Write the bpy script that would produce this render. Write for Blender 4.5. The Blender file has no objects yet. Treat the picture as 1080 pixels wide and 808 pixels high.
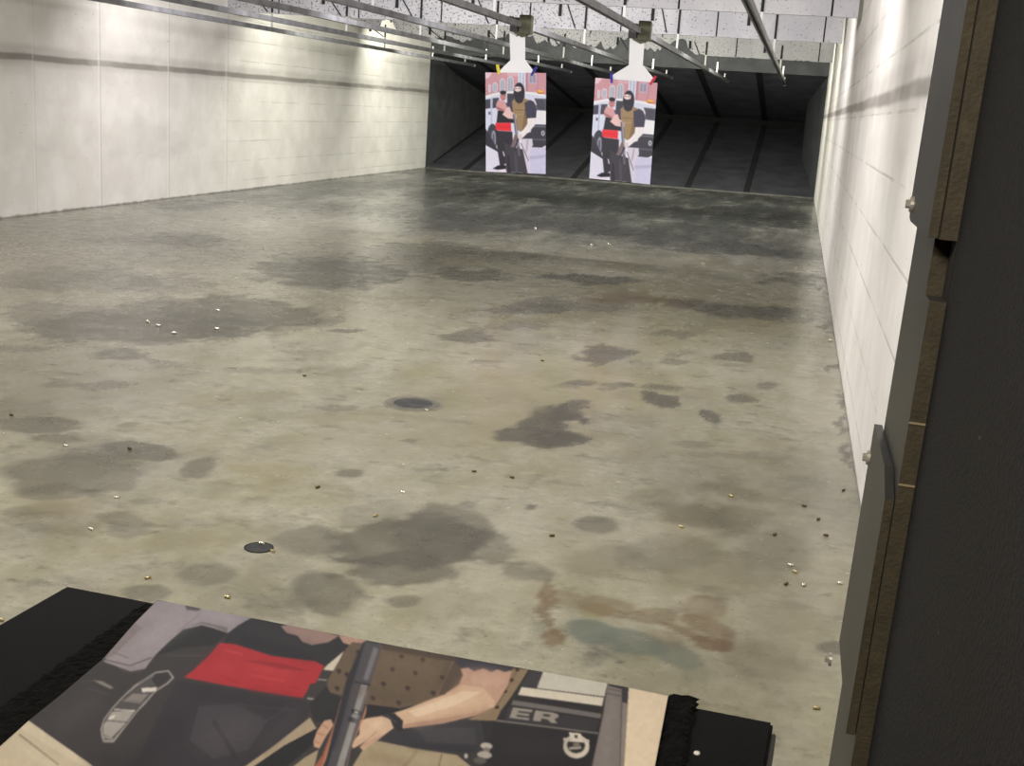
import bpy, bmesh, math, random
import numpy as np
from mathutils import Vector, Matrix
random.seed(7)
rng = np.random.RandomState(11)
S = bpy.context.scene
COL = S.collection
PI = math.pi

# ------------------------------------------------------------------ camera
F_PX, PITCH, YAW, ROLL, H = 1280.0, 0.22538, 0.21560, 0.06604, 1.6
cp, sp, cy_, sy_ = math.cos(PITCH), math.sin(PITCH), math.cos(YAW), math.sin(YAW)
FW = Vector((-sy_*cp, cy_*cp, -sp))
R0 = Vector((cy_, sy_, 0)); U0 = R0.cross(FW)
RT = R0*math.cos(ROLL) + U0*math.sin(ROLL)
UP = -R0*math.sin(ROLL) + U0*math.cos(ROLL)
EYE = Vector((0, 0, H))
cam = bpy.data.cameras.new('camera'); camo = bpy.data.objects.new('camera', cam); COL.objects.link(camo)
cam.sensor_width = 36; cam.sensor_fit = 'HORIZONTAL'; cam.lens = F_PX*36/1080; cam.clip_start = 0.02; cam.clip_end = 200
m = Matrix((RT, UP, -FW)).transposed().to_4x4(); m.translation = EYE
camo.matrix_world = m
S.camera = camo

def at(px, py, axis, val):
    """point on the plane axis=val seen in direction (px, py)"""
    d = FW + RT*((px-540)/F_PX) - UP*((py-404)/F_PX)
    i = 'xyz'.index(axis)
    return EYE + d*((val-EYE[i])/d[i])

# ------------------------------------------------------------------ materials
def lin(c):
    return tuple(((v/255)/12.92 if v/255 <= .04045 else ((v/255+.055)/1.055)**2.4) for v in c)

def mat(name, col, rough=.6, metal=0., noise=0., nscale=20., bump=0., bscale=60., spec=.5, dark=None, trans=None):
    mt = bpy.data.materials.new(name); mt.use_nodes = True
    nt = mt.node_tree; b = nt.nodes['Principled BSDF']
    c = (*lin(col), 1)
    b.inputs['Base Color'].default_value = c
    b.inputs['Roughness'].default_value = rough
    b.inputs['Metallic'].default_value = metal
    b.inputs['Specular IOR Level'].default_value = spec
    tc = nt.nodes.new('ShaderNodeTexCoord')
    if noise > 0:
        n = nt.nodes.new('ShaderNodeTexNoise'); n.inputs['Scale'].default_value = nscale; n.inputs['Detail'].default_value = 6
        nt.links.new(tc.outputs['Object'], n.inputs['Vector'])
        r = nt.nodes.new('ShaderNodeValToRGB')
        r.color_ramp.elements[0].position = .3; r.color_ramp.elements[1].position = .7
        d = dark if dark else tuple(v*(1-noise) for v in col)
        r.color_ramp.elements[0].color = (*lin(d), 1); r.color_ramp.elements[1].color = c
        nt.links.new(n.outputs['Fac'], r.inputs['Fac']); nt.links.new(r.outputs['Color'], b.inputs['Base Color'])
    if bump > 0:
        n2 = nt.nodes.new('ShaderNodeTexNoise'); n2.inputs['Scale'].default_value = bscale; n2.inputs['Detail'].default_value = 5
        nt.links.new(tc.outputs['Object'], n2.inputs['Vector'])
        bp = nt.nodes.new('ShaderNodeBump'); bp.inputs['Strength'].default_value = bump; bp.inputs['Distance'].default_value = .01
        nt.links.new(n2.outputs['Fac'], bp.inputs['Height']); nt.links.new(bp.outputs['Normal'], b.inputs['Normal'])
    return mt

class NT:
    """small helper for wiring math nodes"""
    def __init__(s, name, rough=.6):
        s.m = bpy.data.materials.new(name); s.m.use_nodes = True; s.t = s.m.node_tree
        s.b = s.t.nodes['Principled BSDF']; s.b.inputs['Roughness'].default_value = rough
        s.geo = s.t.nodes.new('ShaderNodeNewGeometry')
        sx = s.t.nodes.new('ShaderNodeSeparateXYZ'); s.t.links.new(s.geo.outputs['Position'], sx.inputs[0])
        s.x, s.y, s.z = sx.outputs
    def put(s, v, inp):
        if hasattr(v, 'is_output'): s.t.links.new(v, inp)
        else: inp.default_value = v
    def f(s, op, a, b=0., c=None, clamp=False):
        n = s.t.nodes.new('ShaderNodeMath'); n.operation = op; n.use_clamp = clamp
        s.put(a, n.inputs[0]); s.put(b, n.inputs[1])
        if c is not None: s.put(c, n.inputs[2])
        return n.outputs[0]
    def pos(s, sx=1, sy=1, sz=1):
        n = s.t.nodes.new('ShaderNodeVectorMath'); n.operation = 'MULTIPLY'
        s.t.links.new(s.geo.outputs['Position'], n.inputs[0]); n.inputs[1].default_value = (sx, sy, sz)
        return n.outputs[0]
    def noise(s, scale, detail=5, vec=None, rough=.55):
        n = s.t.nodes.new('ShaderNodeTexNoise'); n.inputs['Scale'].default_value = scale
        n.inputs['Detail'].default_value = detail; n.inputs['Roughness'].default_value = rough
        s.t.links.new(vec if vec is not None else s.geo.outputs['Position'], n.inputs['Vector'])
        return n.outputs['Fac']
    def step(s, v, a, b):
        n = s.t.nodes.new('ShaderNodeMapRange'); n.clamp = True; n.interpolation_type = 'SMOOTHSTEP'
        s.put(v, n.inputs[0]); n.inputs[1].default_value = a; n.inputs[2].default_value = b
        return n.outputs[0]
    def mix(s, fac, a, b):
        n = s.t.nodes.new('ShaderNodeMix'); n.data_type = 'RGBA'
        s.put(fac, n.inputs[0])
        for v, i in ((a, n.inputs[6]), (b, n.inputs[7])):
            if isinstance(v, tuple): i.default_value = (*lin(v), 1)
            else: s.t.links.new(v, i)
        return n.outputs[2]
    def line(s, v, c, w):
        """1 within w of c, fading to 0"""
        d = s.f('ABSOLUTE', s.f('SUBTRACT', v, c)); return s.f('SUBTRACT', 1., s.step(d, w*.4, w))
    def bump(s, h, strength=.3, dist=.01):
        bp = s.t.nodes.new('ShaderNodeBump'); bp.inputs['Strength'].default_value = strength; bp.inputs['Distance'].default_value = dist
        s.put(h, bp.inputs['Height']); s.t.links.new(bp.outputs['Normal'], s.b.inputs['Normal'])
    def color(s, c): s.t.links.new(c, s.b.inputs['Base Color'])

# ------------------------------------------------------------------ mesh helpers
def new_obj(name, bm, mats, parent=None, smooth=False, recalc=True):
    if recalc: bmesh.ops.recalc_face_normals(bm, faces=bm.faces)
    me = bpy.data.meshes.new(name); bm.to_mesh(me); bm.free()
    if not isinstance(mats, (list, tuple)): mats = [mats]
    for k in mats: me.materials.append(k)
    if smooth:
        for p in me.polygons: p.use_smooth = True
    o = bpy.data.objects.new(name, me); COL.objects.link(o)
    if parent: o.parent = parent
    return o
def box(bm, x0, x1, y0, y1, z0, z1, mi=0, bevel=0.):
    r = bmesh.ops.create_cube(bm, size=1)
    vs = r['verts']
    for v in vs:
        v.co = Vector((x0 if v.co.x < 0 else x1, y0 if v.co.y < 0 else y1, z0 if v.co.z < 0 else z1))
    fs = {f for v in vs for f in v.link_faces}
    for f in fs: f.material_index = mi
    if bevel:
        es = {e for v in vs for e in v.link_edges}
        bmesh.ops.bevel(bm, geom=list(es), offset=bevel, segments=2, affect='EDGES')
    return vs
def prism(bm, pts, thick, mi=0, d=None):
    """closed polygon (3D points) extruded by vector d or its normal * thick"""
    vs = [bm.verts.new(p) for p in pts]
    f = bm.faces.new(vs); f.normal_update()
    if d is None: d = f.normal*thick
    vs2 = [bm.verts.new(Vector(p)+d) for p in pts]
    f2 = bm.faces.new(list(reversed(vs2)))
    f.material_index = f2.material_index = mi
    n = len(vs)
    for i in range(n):
        q = bm.faces.new((vs[i], vs2[i], vs2[(i+1) % n], vs[(i+1) % n])); q.material_index = mi
def tube(bm, a, b, r, seg=10, mi=0):
    a, b = Vector(a), Vector(b); d = b-a
    rr = bmesh.ops.create_cone(bm, cap_ends=True, segments=seg, radius1=r, radius2=r, depth=d.length)
    M = Matrix.Translation((a+b)/2) @ d.to_track_quat('Z', 'Y').to_matrix().to_4x4()
    bmesh.ops.transform(bm, matrix=M, verts=rr['verts'])
    for f in {f for v in rr['verts'] for f in v.link_faces}: f.material_index = mi
def tag(o, label=None, cat=None, group=None, kind=None):
    if label: o['label'] = label
    if cat: o['category'] = cat
    if group: o['group'] = group
    if kind: o['kind'] = kind
    return o
def thing(name, label, cat, loc=(0, 0, 0), group=None, rot=(0, 0, 0)):
    o = bpy.data.objects.new(name, None); o.empty_display_size = .1; COL.objects.link(o)
    o.location = loc; o.rotation_euler = rot
    return tag(o, label, cat, group)
def shift(bm, loc):
    bmesh.ops.translate(bm, verts=bm.verts, vec=-Vector(loc))

XL, XR, YB = -8.52, .43, 27.8      # left wall, right wall, mouth of the bullet trap

# ------------------------------------------------------------------ numpy value noise
def vnoise(x, y, seed):
    r = np.random.RandomState(seed); T = r.rand(256, 256)
    xi = np.floor(x).astype(int); yi = np.floor(y).astype(int); fx = x-xi; fy = y-yi
    fx = fx*fx*(3-2*fx); fy = fy*fy*(3-2*fy)
    a = T[xi % 256, yi % 256]; b = T[(xi+1) % 256, yi % 256]; c = T[xi % 256, (yi+1) % 256]; d = T[(xi+1) % 256, (yi+1) % 256]
    return (a*(1-fx)+b*fx)*(1-fy)+(c*(1-fx)+d*fx)*fy
def fbm(x, y, seed, o=4):
    s = 0; a = .5; t = 0
    for k in range(o):
        s = s+a*vnoise(x*2**k+k*17.3, y*2**k+k*9.1, seed+k); t += a; a *= .55
    return s/t

# ------------------------------------------------------------------ floor with its stains
# worn marks: (px, py, rx, ry, angle, strength, kind), located on the floor plane; d dark wet, r rust, l bare light and painted reflections, t teal paint, y ochre
ST = [
 (583,447,34,24,-12,1,'d'),(555,461,42,12,0,1,'d'),(602,432,20,14,-30,.9,'d'),(596,462,20,10,0,.8,'d'),
 (440,570,85,28,0,.8,'d'),(470,560,60,30,0,.7,'d'),(430,600,60,18,0,.8,'d'),(330,570,50,14,0,.55,'d'),(515,575,30,22,0,.6,'d'),(390,545,40,18,0,.35,'d'),
 (340,622,40,24,0,.75,'d'),(425,633,20,8,0,.6,'d'),(560,605,30,10,8,.5,'d'),
 (127,374,28,7,0,.9,'d'),(636,373,32,9,0,.85,'d'),(495,355,24,7,0,.75,'d'),(368,499,16,5,0,.75,'d'),(696,420,20,8,8,1,'d'),(684,414,10,4,0,.9,'d'),
 (748,440,16,7,25,.9,'d'),(785,420,18,5,0,.8,'d'),(813,407,14,4,0,.7,'d'),(774,377,20,5,0,.75,'d'),(710,381,16,3,0,.6,'d'),
 (735,545,68,16,10,.75,'y2'),(780,545,40,14,0,.6,'y2'),(690,525,40,12,0,.4,'y2'),(770,520,50,10,8,.5,'y2'),
 (632,553,26,10,0,.7,'d'),(700,585,60,20,0,.35,'d'),(630,590,50,24,0,.45,'y2'),(740,600,90,30,0,.3,'y2'),
 (45,448,50,10,0,.75,'d'),(60,463,30,6,0,.6,'d'),(145,476,42,10,5,.85,'d'),(205,495,22,11,-15,.7,'d'),(80,500,70,24,0,.6,'d'),(100,480,40,10,0,.4,'d'),(60,520,40,10,0,.5,'d'),
 (132,552,30,14,10,.5,'d'),(220,605,30,12,0,.5,'d'),(155,625,26,10,0,.6,'d'),(70,545,70,24,0,.4,'r2'),(90,575,60,20,0,.3,'y'),(20,430,60,12,0,.4,'d'),
 (150,345,120,18,0,1,'d'),(230,330,110,22,0,.9,'d'),(190,338,100,16,0,.5,'d'),(90,295,90,14,0,.6,'d'),(170,300,60,10,0,.5,'d'),(60,330,60,12,0,.5,'d'),(300,335,60,16,0,.5,'d'),(225,342,50,10,0,.5,'d'),
 (350,288,80,16,0,.95,'d'),(400,276,80,12,0,.6,'d'),(315,275,40,8,0,.5,'d'),(200,215,40,6,0,.6,'d'),(180,252,60,8,0,.5,'d'),(120,253,30,5,0,.4,'d'),(205,255,40,8,0,.4,'d'),
 (363,349,20,2.5,0,.8,'d'),(280,390,60,5,0,.4,'d'),(100,405,50,5,0,.5,'d'),(30,368,30,4,0,.5,'d'),(170,385,20,5,0,.4,'d'),
 (500,236,60,9,0,.9,'d'),(560,228,120,9,2,.7,'d'),(640,238,160,9,3,.7,'d'),(760,262,110,6,5,1,'d'),(840,268,40,4,2,.9,'d'),(700,250,90,6,4,.8,'d'),
 (620,295,60,4,3,.9,'d'),(500,290,50,6,5,.8,'d'),(450,262,60,8,0,.6,'d'),(520,270,60,7,0,.6,'d'),(690,225,120,7,2,.7,'d'),(600,205,120,6,4,.8,'d'),(800,235,70,6,2,.7,'d'),
 (480,205,40,7,0,.7,'d'),(390,195,60,6,-2,.7,'d'),(320,205,50,6,-3,.4,'d'),(560,215,90,6,3,.6,'d'),(780,222,80,4,2,.5,'d'),
 (840,293,36,7,0,.85,'d'),(790,328,50,7,4,.95,'d'),(735,322,40,5,5,.8,'d'),(825,330,24,4,0,.9,'d'),(845,338,20,3,0,.5,'d'),(600,322,70,7,2,.6,'d'),(560,325,50,5,0,.6,'d'),(540,345,40,5,0,.4,'d'),
 (690,318,60,5,4,.8,'r'),(650,312,40,5,0,.6,'r'),(740,318,30,3,8,.5,'r'),(655,290,40,3,0,.8,'l'),(650,300,30,3,0,.3,'y'),(690,292,40,2,3,.5,'l'),(700,309,28,2,6,.7,'l'),(600,332,40,4,0,.5,'y'),
 (570,338,60,5,0,.6,'y'),(400,315,60,5,0,.5,'y'),(420,255,60,5,0,.35,'y'),(830,362,30,10,0,.4,'t2'),(708,352,24,4,3,.6,'d'),(712,376,10,3,0,.5,'d'),(650,405,18,3,0,.6,'d'),(640,410,12,2.5,0,.5,'d'),
 (630,385,10,2,0,.6,'d'),(612,403,24,3,0,.6,'d'),(600,406,22,3,0,.5,'d'),(695,407,26,2.5,3,.6,'d'),(663,405,8,3,0,.5,'d'),(727,373,10,3,0,.3,'d'),(500,382,12,2.5,0,.4,'d'),
 (355,430,28,3,0,.5,'d'),(420,444,8,1.5,0,.5,'d'),(430,465,8,2,0,.6,'d'),(345,463,5,1.5,0,.5,'d'),(730,468,26,4,4,.4,'d'),(790,482,44,5,0,.35,'d'),(560,535,6,2.5,0,.8,'d'),(535,502,4,2,0,.5,'d'),
 (570,452,0.1,0.1,0,0,'d'),(135,448,14,3,-8,.5,'d'),(255,495,20,6,0,.4,'y'),(290,500,40,14,0,.35,'y'),(250,420,60,8,0,.4,'y'),(360,440,60,8,0,.35,'y'),(460,470,90,20,0,.35,'y'),(620,470,80,16,0,.3,'y'),(820,480,50,20,0,.2,'y'),
 (320,520,60,14,0,.35,'y'),(250,560,60,16,0,.25,'y'),(200,575,50,16,0,.3,'y'),(550,500,60,20,0,.25,'y'),(480,395,60,8,0,.3,'y'),(120,505,0.1,0.1,0,0,'d'),
 (158,528,20,5,0,.4,'d'),(18,540,18,6,0,.3,'d'),(14,612,6,2,0,.7,'d'),(166,561,4,2,0,.7,'d'),(880,683,20,8,5,.85,'d'),(872,628,7,2,0,.6,'d'),(770,525,0.1,0.1,0,0,'d'),
 (580,628,10,16,0,.75,'r'),(574,645,7,22,0,.75,'r'),(582,672,13,10,0,.85,'r'),(600,632,20,10,20,.45,'r'),(640,640,34,12,12,.6,'r'),(690,650,26,9,0,.6,'r'),(740,640,24,14,0,.55,'r'),(745,660,34,10,18,.75,'r'),
 (752,680,26,8,14,.95,'r'),(765,680,8,12,20,.8,'r'),(722,667,34,5,22,.8,'r'),(630,644,22,9,0,.8,'y'),(735,655,30,10,0,.3,'y'),(700,675,30,10,15,.5,'r2'),
 (625,668,34,15,5,1,'t'),(668,678,40,14,12,.9,'t'),(710,690,34,14,18,.8,'t'),(732,712,20,16,10,.5,'t2'),(640,690,40,14,0,.35,'t2'),(570,668,12,8,0,.4,'t2'),
 (636,693,0.1,0.1,0,0,'d'),(657,699,5,2.5,0,.9,'d'),(625,696,12,8,0,.4,'d'),(820,580,40,24,0,.2,'d'),(850,520,30,16,0,.2,'d'),(810,700,50,30,0,.3,'y2'),(560,645,20,8,0,.2,'d'),
 (330,660,14,6,0,.3,'l'),(350,640,30,12,0,.3,'y'),(290,640,30,14,0,.3,'d'),(470,640,60,20,0,.25,'y2'),(520,630,30,14,0,.25,'l'),(480,430,0.1,0.1,0,0,'d'),
 (215,518,36,6,0,.25,'t2'),(390,262,30,8,0,.4,'l'),(210,552,24,2.5,0,.4,'l'),(550,358,20,5,0,.3,'l'),(545,385,20,10,0,.25,'l'),(500,390,24,10,0,.25,'l'),(365,363,14,4,0,.5,'l'),(270,355,24,5,0,.5,'l'),(370,317,30,6,0,.35,'l'),  # several pale marks are floor reflections painted into the colour
 (60,400,150,50,0,.45,'d2'),(150,340,170,40,0,.4,'d2'),(60,300,120,40,0,.4,'d2'),(110,490,140,40,0,.4,'d2'),(40,560,90,30,0,.35,'d2'),(330,300,120,30,0,.3,'d2'),(250,260,120,24,0,.35,'d2'),(560,240,160,20,2,.5,'d2'),(740,255,140,18,4,.5,'d2'),(700,215,200,12,4,.45,'d2'),(450,215,80,14,0,.5,'d2'),(680,205,260,12,4,.6,'d2'),(520,190,120,8,3,.5,'d2'),(820,600,60,60,0,.2,'d2'),(80,385,170,70,0,.3,'d2'),(60,250,140,30,0,.3,'d2'),(320,330,130,40,0,.25,'d2'),(120,600,140,40,0,.2,'d2'),(90,425,60,5,0,.35,'l'),(70,455,30,2,0,.3,'l'),(180,452,50,6,0,.25,'y'),(600,360,60,6,0,.2,'l'),
]
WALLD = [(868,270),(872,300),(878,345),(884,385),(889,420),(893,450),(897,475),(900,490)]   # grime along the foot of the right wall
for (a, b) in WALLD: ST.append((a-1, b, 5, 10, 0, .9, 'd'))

def floor_mesh():
    ys = [2.2]
    while ys[-1] < YB+.2: ys.append(ys[-1]+min(.11, max(.009, ys[-1]**2*.0011)))
    ys = np.array(ys); xs = np.linspace(XL-.1, XR+.1, 470)
    X, Y = np.meshgrid(xs, ys); X = X.ravel(); Y = Y.ravel()
    sc = np.clip(Y/5, .5, 4)
    wx = (fbm(X*5, Y*4, 3)-.5)*.30+(fbm(X*18, Y*14, 8)-.5)*.10; wy = (fbm(X*5+40, Y*4, 5)-.5)*.42+(fbm(X*18+9, Y*14, 12)-.5)*.12
    wx = wx*np.clip(Y/7, .55, 2); wy = wy*np.clip(Y/6, .5, 2.6)
    Xw, Yw = X+wx, Y+wy
    A = {k: np.zeros_like(X) for k in 'drlty'}
    amp = fbm(X*9+3, Y*7, 21)*.6+fbm(X*30, Y*22, 23, 3)*.4
    for (px, py, rx, ry, an, st, k) in ST:
        if st == 0: continue
        c = at(px, py, 'z', 0); ca, sa = math.cos(math.radians(an)), math.sin(math.radians(an))
        p1 = at(px+rx*ca, py+rx*sa, 'z', 0); q = at(px-ry*sa, py+ry*ca, 'z', 0); q2 = at(px+ry*sa, py-ry*ca, 'z', 0)
        a = np.array([p1.x-c.x, p1.y-c.y]); b = np.array([(q.x-q2.x)/2, (q.y-q2.y)/2])
        M = np.linalg.inv(np.array([a, b]).T)
        dx, dy = Xw-c.x, Yw-c.y
        # keep the warp from swallowing small marks
        k_small = min(1., max(np.hypot(*a), np.hypot(*b))/.35)
        dx = (X-c.x)*(1-k_small)+dx*k_small; dy = (Y-c.y)*(1-k_small)+dy*k_small
        u = M[0, 0]*dx+M[0, 1]*dy; v = M[1, 0]*dx+M[1, 1]*dy
        r = np.sqrt(u*u+v*v)+(amp-.5)*.6
        soft = .28 if k[-1] != '2' else .6
        w = np.clip((1.08-r)/soft, 0, 1); w = w*w*(3-2*w)*st
        key = {'y2': 'y2', 'r2': 'r', 't2': 't', 'd2': 'd'}.get(k, k)
        if key == 'y2':
            A['y'] = np.maximum(A['y'], w*.8); A['d'] = 1-(1-A['d'])*(1-w*.6)
        elif k.endswith('2'): A[key] = 1-(1-A[key])*(1-w*.55)
        else: A[key] = 1-(1-A[key])*(1-w*.85)
    # general mottling
    g1 = fbm(X*1.1, Y*.55, 31); g2 = fbm(X*3.2+7, Y*1.8, 37); g3 = fbm(X*8, Y*5, 41)
    mott = np.clip((g1*.5+g2*.35+g3*.15-.5)*4, -1, 1)
    A['d'] = np.clip(1-(1-A['d'])*(1-np.clip(mott, 0, 1)*.42), 0, 1)
    A['l'] = np.clip(A['l']+np.clip(-mott, 0, 1)*.35, 0, 1)
    # greyer and darker towards the trap, streaked downrange
    far = np.clip((Y-11)/8, 0, 1)
    streak = fbm(X*4, Y*.35, 51); st2 = fbm(X*1.6, Y*.9+5, 55); A['d'] = np.clip(A['d']+np.clip((Y-13)/6, 0, 1)*(.16+np.clip((fbm(X*4.5, Y*1.1, 71)-.47)*2.6, -.35, .5)), 0, 1)
    A['d'] = np.clip(1-(1-A['d'])*(1-far*np.clip((streak*.5+st2*.7-.42)*2.6, 0, .85)), 0, 1)
    A['y'] = np.clip(A['y']+np.clip((fbm(X*.8+3, Y*.5, 61)-.5)*2.2, 0, .6)*(1-far*.85), 0, 1)
    ny, nx = len(ys), len(xs)
    me = bpy.data.meshes.new('floor')
    co = np.zeros((ny*nx, 3)); co[:, 0] = X; co[:, 1] = Y
    idx = np.arange(ny*nx).reshape(ny, nx)
    fc = np.stack([idx[:-1, :-1], idx[:-1, 1:], idx[1:, 1:], idx[1:, :-1]], -1).reshape(-1, 4)
    me.vertices.add(ny*nx); me.vertices.foreach_set('co', co.ravel())
    me.loops.add(fc.size); me.loops.foreach_set('vertex_index', fc.ravel().astype(np.int32))
    me.polygons.add(len(fc)); me.polygons.foreach_set('loop_start', np.arange(0, fc.size, 4, dtype=np.int32))
    me.update(calc_edges=True)
    for nm, ch in (('wear_reflect_a', 'drl'), ('wear_b', 'ty')):
        at_ = me.color_attributes.new(nm, 'FLOAT_COLOR', 'POINT')
        d = np.zeros((ny*nx, 4)); d[:, 3] = 1
        for i, k in enumerate(ch): d[:, i] = A[k]
        at_.data.foreach_set('color', d.ravel())
    return me

def floor_material():
    n = NT('stained_concrete', .4)
    def attr(nm):
        a = n.t.nodes.new('ShaderNodeAttribute'); a.attribute_name = nm
        s = n.t.nodes.new('ShaderNodeSeparateColor'); n.t.links.new(a.outputs['Color'], s.inputs[0]); return s.outputs
    d, r, l = attr('wear_reflect_a'); t, y, _ = attr('wear_b')
    fine = n.noise(14, 8, rough=.65); grit = n.noise(90, 4)
    c = n.mix(n.step(fine, .3, .7), (132, 128, 108), (150, 146, 124))
    c = n.mix(n.step(n.noise(5, 6, n.pos(1, .6, 1)), .4, .7), c, (130, 126, 101))
    c = n.mix(n.f('MULTIPLY', n.step(n.noise(38, 6, rough=.7), .56, .70), .5), c, (78, 74, 62))
    c = n.mix(n.f('MULTIPLY', n.step(n.noise(5.5, 7, n.pos(1, 1.3, 1), .62), .55, .70), .5), c, (72, 69, 58))
    c = n.mix(n.f('MULTIPLY', n.step(n.noise(2.6, 7, n.pos(1, 1.5, 1), .65), .54, .68), .4), c, (76, 74, 64))
    c = n.mix(n.f('MULTIPLY', n.step(n.noise(11, 6, n.pos(1, 1.2, 1), .6), .54, .70), .3), c, (166, 160, 136))
    farf = n.step(n.y, 10, 19)
    c = n.mix(n.f('MULTIPLY', farf, .8), c, n.mix(n.step(n.noise(1.6, 6, n.pos(1.5, .8, 1), .6), .4, .62), (96, 97, 94), (140, 140, 135)))
    c = n.mix(n.f('MULTIPLY', y, n.f('SUBTRACT', 1., n.f('MULTIPLY', farf, .7))), c, (120, 113, 80))
    c = n.mix(n.f('MULTIPLY', l, .8), c, (158, 153, 138))
    c = n.mix(n.f('MULTIPLY', t, .9), c, (86, 94, 82))
    c = n.mix(n.f('MULTIPLY', r, n.f('ADD', .6, n.f('MULTIPLY', grit, .5)), clamp=True), c, (90, 66, 40))
    c = n.mix(n.f('MULTIPLY', d, n.f('ADD', .74, n.f('MULTIPLY', fine, .32)), clamp=True), c, n.mix(farf, (56, 53, 46), (57, 58, 57)))
    n.color(c)
    ro = n.f('ADD', .10, n.f('MULTIPLY', n.noise(6, 6), .26)); ro = n.f('ADD', ro, n.f('MULTIPLY', d, .06))
    n.put(ro, n.b.inputs['Roughness'])
    n.b.inputs['Specular IOR Level'].default_value = .55
    n.bump(n.f('ADD', n.noise(3, 4), n.f('MULTIPLY', fine, .25)), 0.06, .012)
    return n.m

fl = bpy.data.objects.new('floor', floor_mesh()); COL.objects.link(fl); tag(fl, kind='structure')
fl.data.materials.append(floor_material())
# the floor of the firing booth, behind the bench
bm = bmesh.new(); box(bm, XL-.1, XR+.1, -3, 2.2, -.1, 0)
tag(new_obj('floor_booth', bm, mat('booth_floor', (70, 69, 66), .6, noise=.2)), kind='structure')

# ------------------------------------------------------------------ side walls
def wall_material(name, side):
    n = NT(name, .62)
    c = n.mix(n.step(n.noise(2.2, 6), .35, .7), (226, 222, 212), (238, 235, 226))
    c = n.mix(n.f('MULTIPLY', n.step(n.noise(1.1, 5, n.pos(1, .7, 1.6)), .52, .72), .35), c, (200, 197, 188))
    wob = n.f('MULTIPLY', n.f('SUBTRACT', n.noise(1.3, 4), .5), .04)
    z2 = n.f('ADD', n.z, wob)
    # soot line at about shoulder height with a softer band around it
    band = n.line(z2, 1.79, .16); core = n.line(z2, 1.762, .052)
    n_b = n.step(n.noise(2.5, 5, n.pos(1, .35, 1)), .25, .6)
    c = n.mix(n.f('MULTIPLY', band, n.f('MULTIPLY', n_b, .36)), c, (156, 152, 144))
    c = n.mix(n.f('MULTIPLY', core, n.f('ADD', .42, n.f('MULTIPLY', n_b, .3))), c, (118, 113, 104))
    # board joints
    bz = n.f('FRACT', n.f('DIVIDE', n.f('ADD', n.z, n.f('MULTIPLY', wob, .25)), .305))
    j = n.f('MULTIPLY', n.line(bz, .5, .035), n.step(n.noise(1.9, 5), .35, .6))
    if side == 'left':
        j = n.f('MULTIPLY', j, n.step(n.y, 16.5, 18.5))
        seams = [(13.9, .03, .9), (15.62, .03, .8), (17.38, .05, .5), (12.55, .02, .5)]
    else: seams = [(17.4, .06, .5), (22.5, .08, .5), (12.2, .05, .5)]
    c = n.mix(n.f('MULTIPLY', j, .35), c, (150, 144, 134))
    for (yy, w, s) in seams:
        c = n.mix(n.f('MULTIPLY', n.line(n.y, yy, w), s*.5), c, (246, 243, 236))
        c = n.mix(n.f('MULTIPLY', n.line(n.y, yy+w*1.1, w*.6), s*.45), c, (176, 172, 164))
    # spatter and dirt at the foot
    c = n.mix(n.f('MULTIPLY', n.step(n.noise(17, 3, n.pos(1, .8, 2)), .70, .76), .6), c, (120, 114, 104))
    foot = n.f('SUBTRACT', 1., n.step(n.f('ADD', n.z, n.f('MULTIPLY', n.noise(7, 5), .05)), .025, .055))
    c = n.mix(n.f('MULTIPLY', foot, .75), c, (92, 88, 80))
    n.color(c); n.b.inputs['Specular IOR Level'].default_value = .3
    n.bump(n.f('SUBTRACT', n.f('MULTIPLY', n.noise(9, 6), .4), j), .35, .008)
    return n.m
bm = bmesh.new(); box(bm, XL-.25, XL, -3, YB, 0, 3.4)
tag(new_obj('wall_left', bm, wall_material('left_wall_paint', 'left')), kind='structure')
bm = bmesh.new(); box(bm, XR, XR+.25, -3, YB, 0, 3.4)
for yy in (12.3, 17.5, 22.6, 25.2): pass
tag(new_obj('wall_right', bm, wall_material('right_wall_paint', 'right')), kind='structure')
bm = bmesh.new(); box(bm, XL-.25, XR+.25, -3.2, -3, 0, 3.4)
tag(new_obj('wall_back', bm, mat('back_wall_paint', (90, 90, 88), .8)), kind='structure')
bm = bmesh.new(); box(bm, XL-.25, XR+.25, -3.2, 37.5, 3.4, 3.6)
tag(new_obj('ceiling', bm, mat('ceiling_paint', (120, 120, 116), .85, noise=.2, nscale=2)), kind='structure')

# ------------------------------------------------------------------ ceiling baffles
def baffle_material(name, dens):
    n = NT(name, .7)
    c = n.mix(n.step(n.noise(1.5, 5), .35, .7), (184, 183, 185), (206, 205, 204))
    more = n.step(n.x, .3, -4.5)       # more hits over the middle and left lanes
    sp = n.noise(30, 3, rough=.65); thr = n.f('SUBTRACT', .635-.02*dens, n.f('MULTIPLY', more, .06))
    c = n.mix(n.f('MULTIPLY', n.step(n.f('SUBTRACT', sp, thr), 0, .03), .8), c, (74, 72, 70))
    sp2 = n.noise(9, 3); thr2 = n.f('SUBTRACT', .75, n.f('MULTIPLY', more, .03))
    c = n.mix(n.f('MULTIPLY', n.step(n.f('SUBTRACT', sp2, thr2), 0, .02), .9), c, (40, 40, 38))
    n.color(c); n.b.inputs['Specular IOR Level'].default_value = .25
    n.bump(sp, .4, .01)
    return n.m
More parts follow.
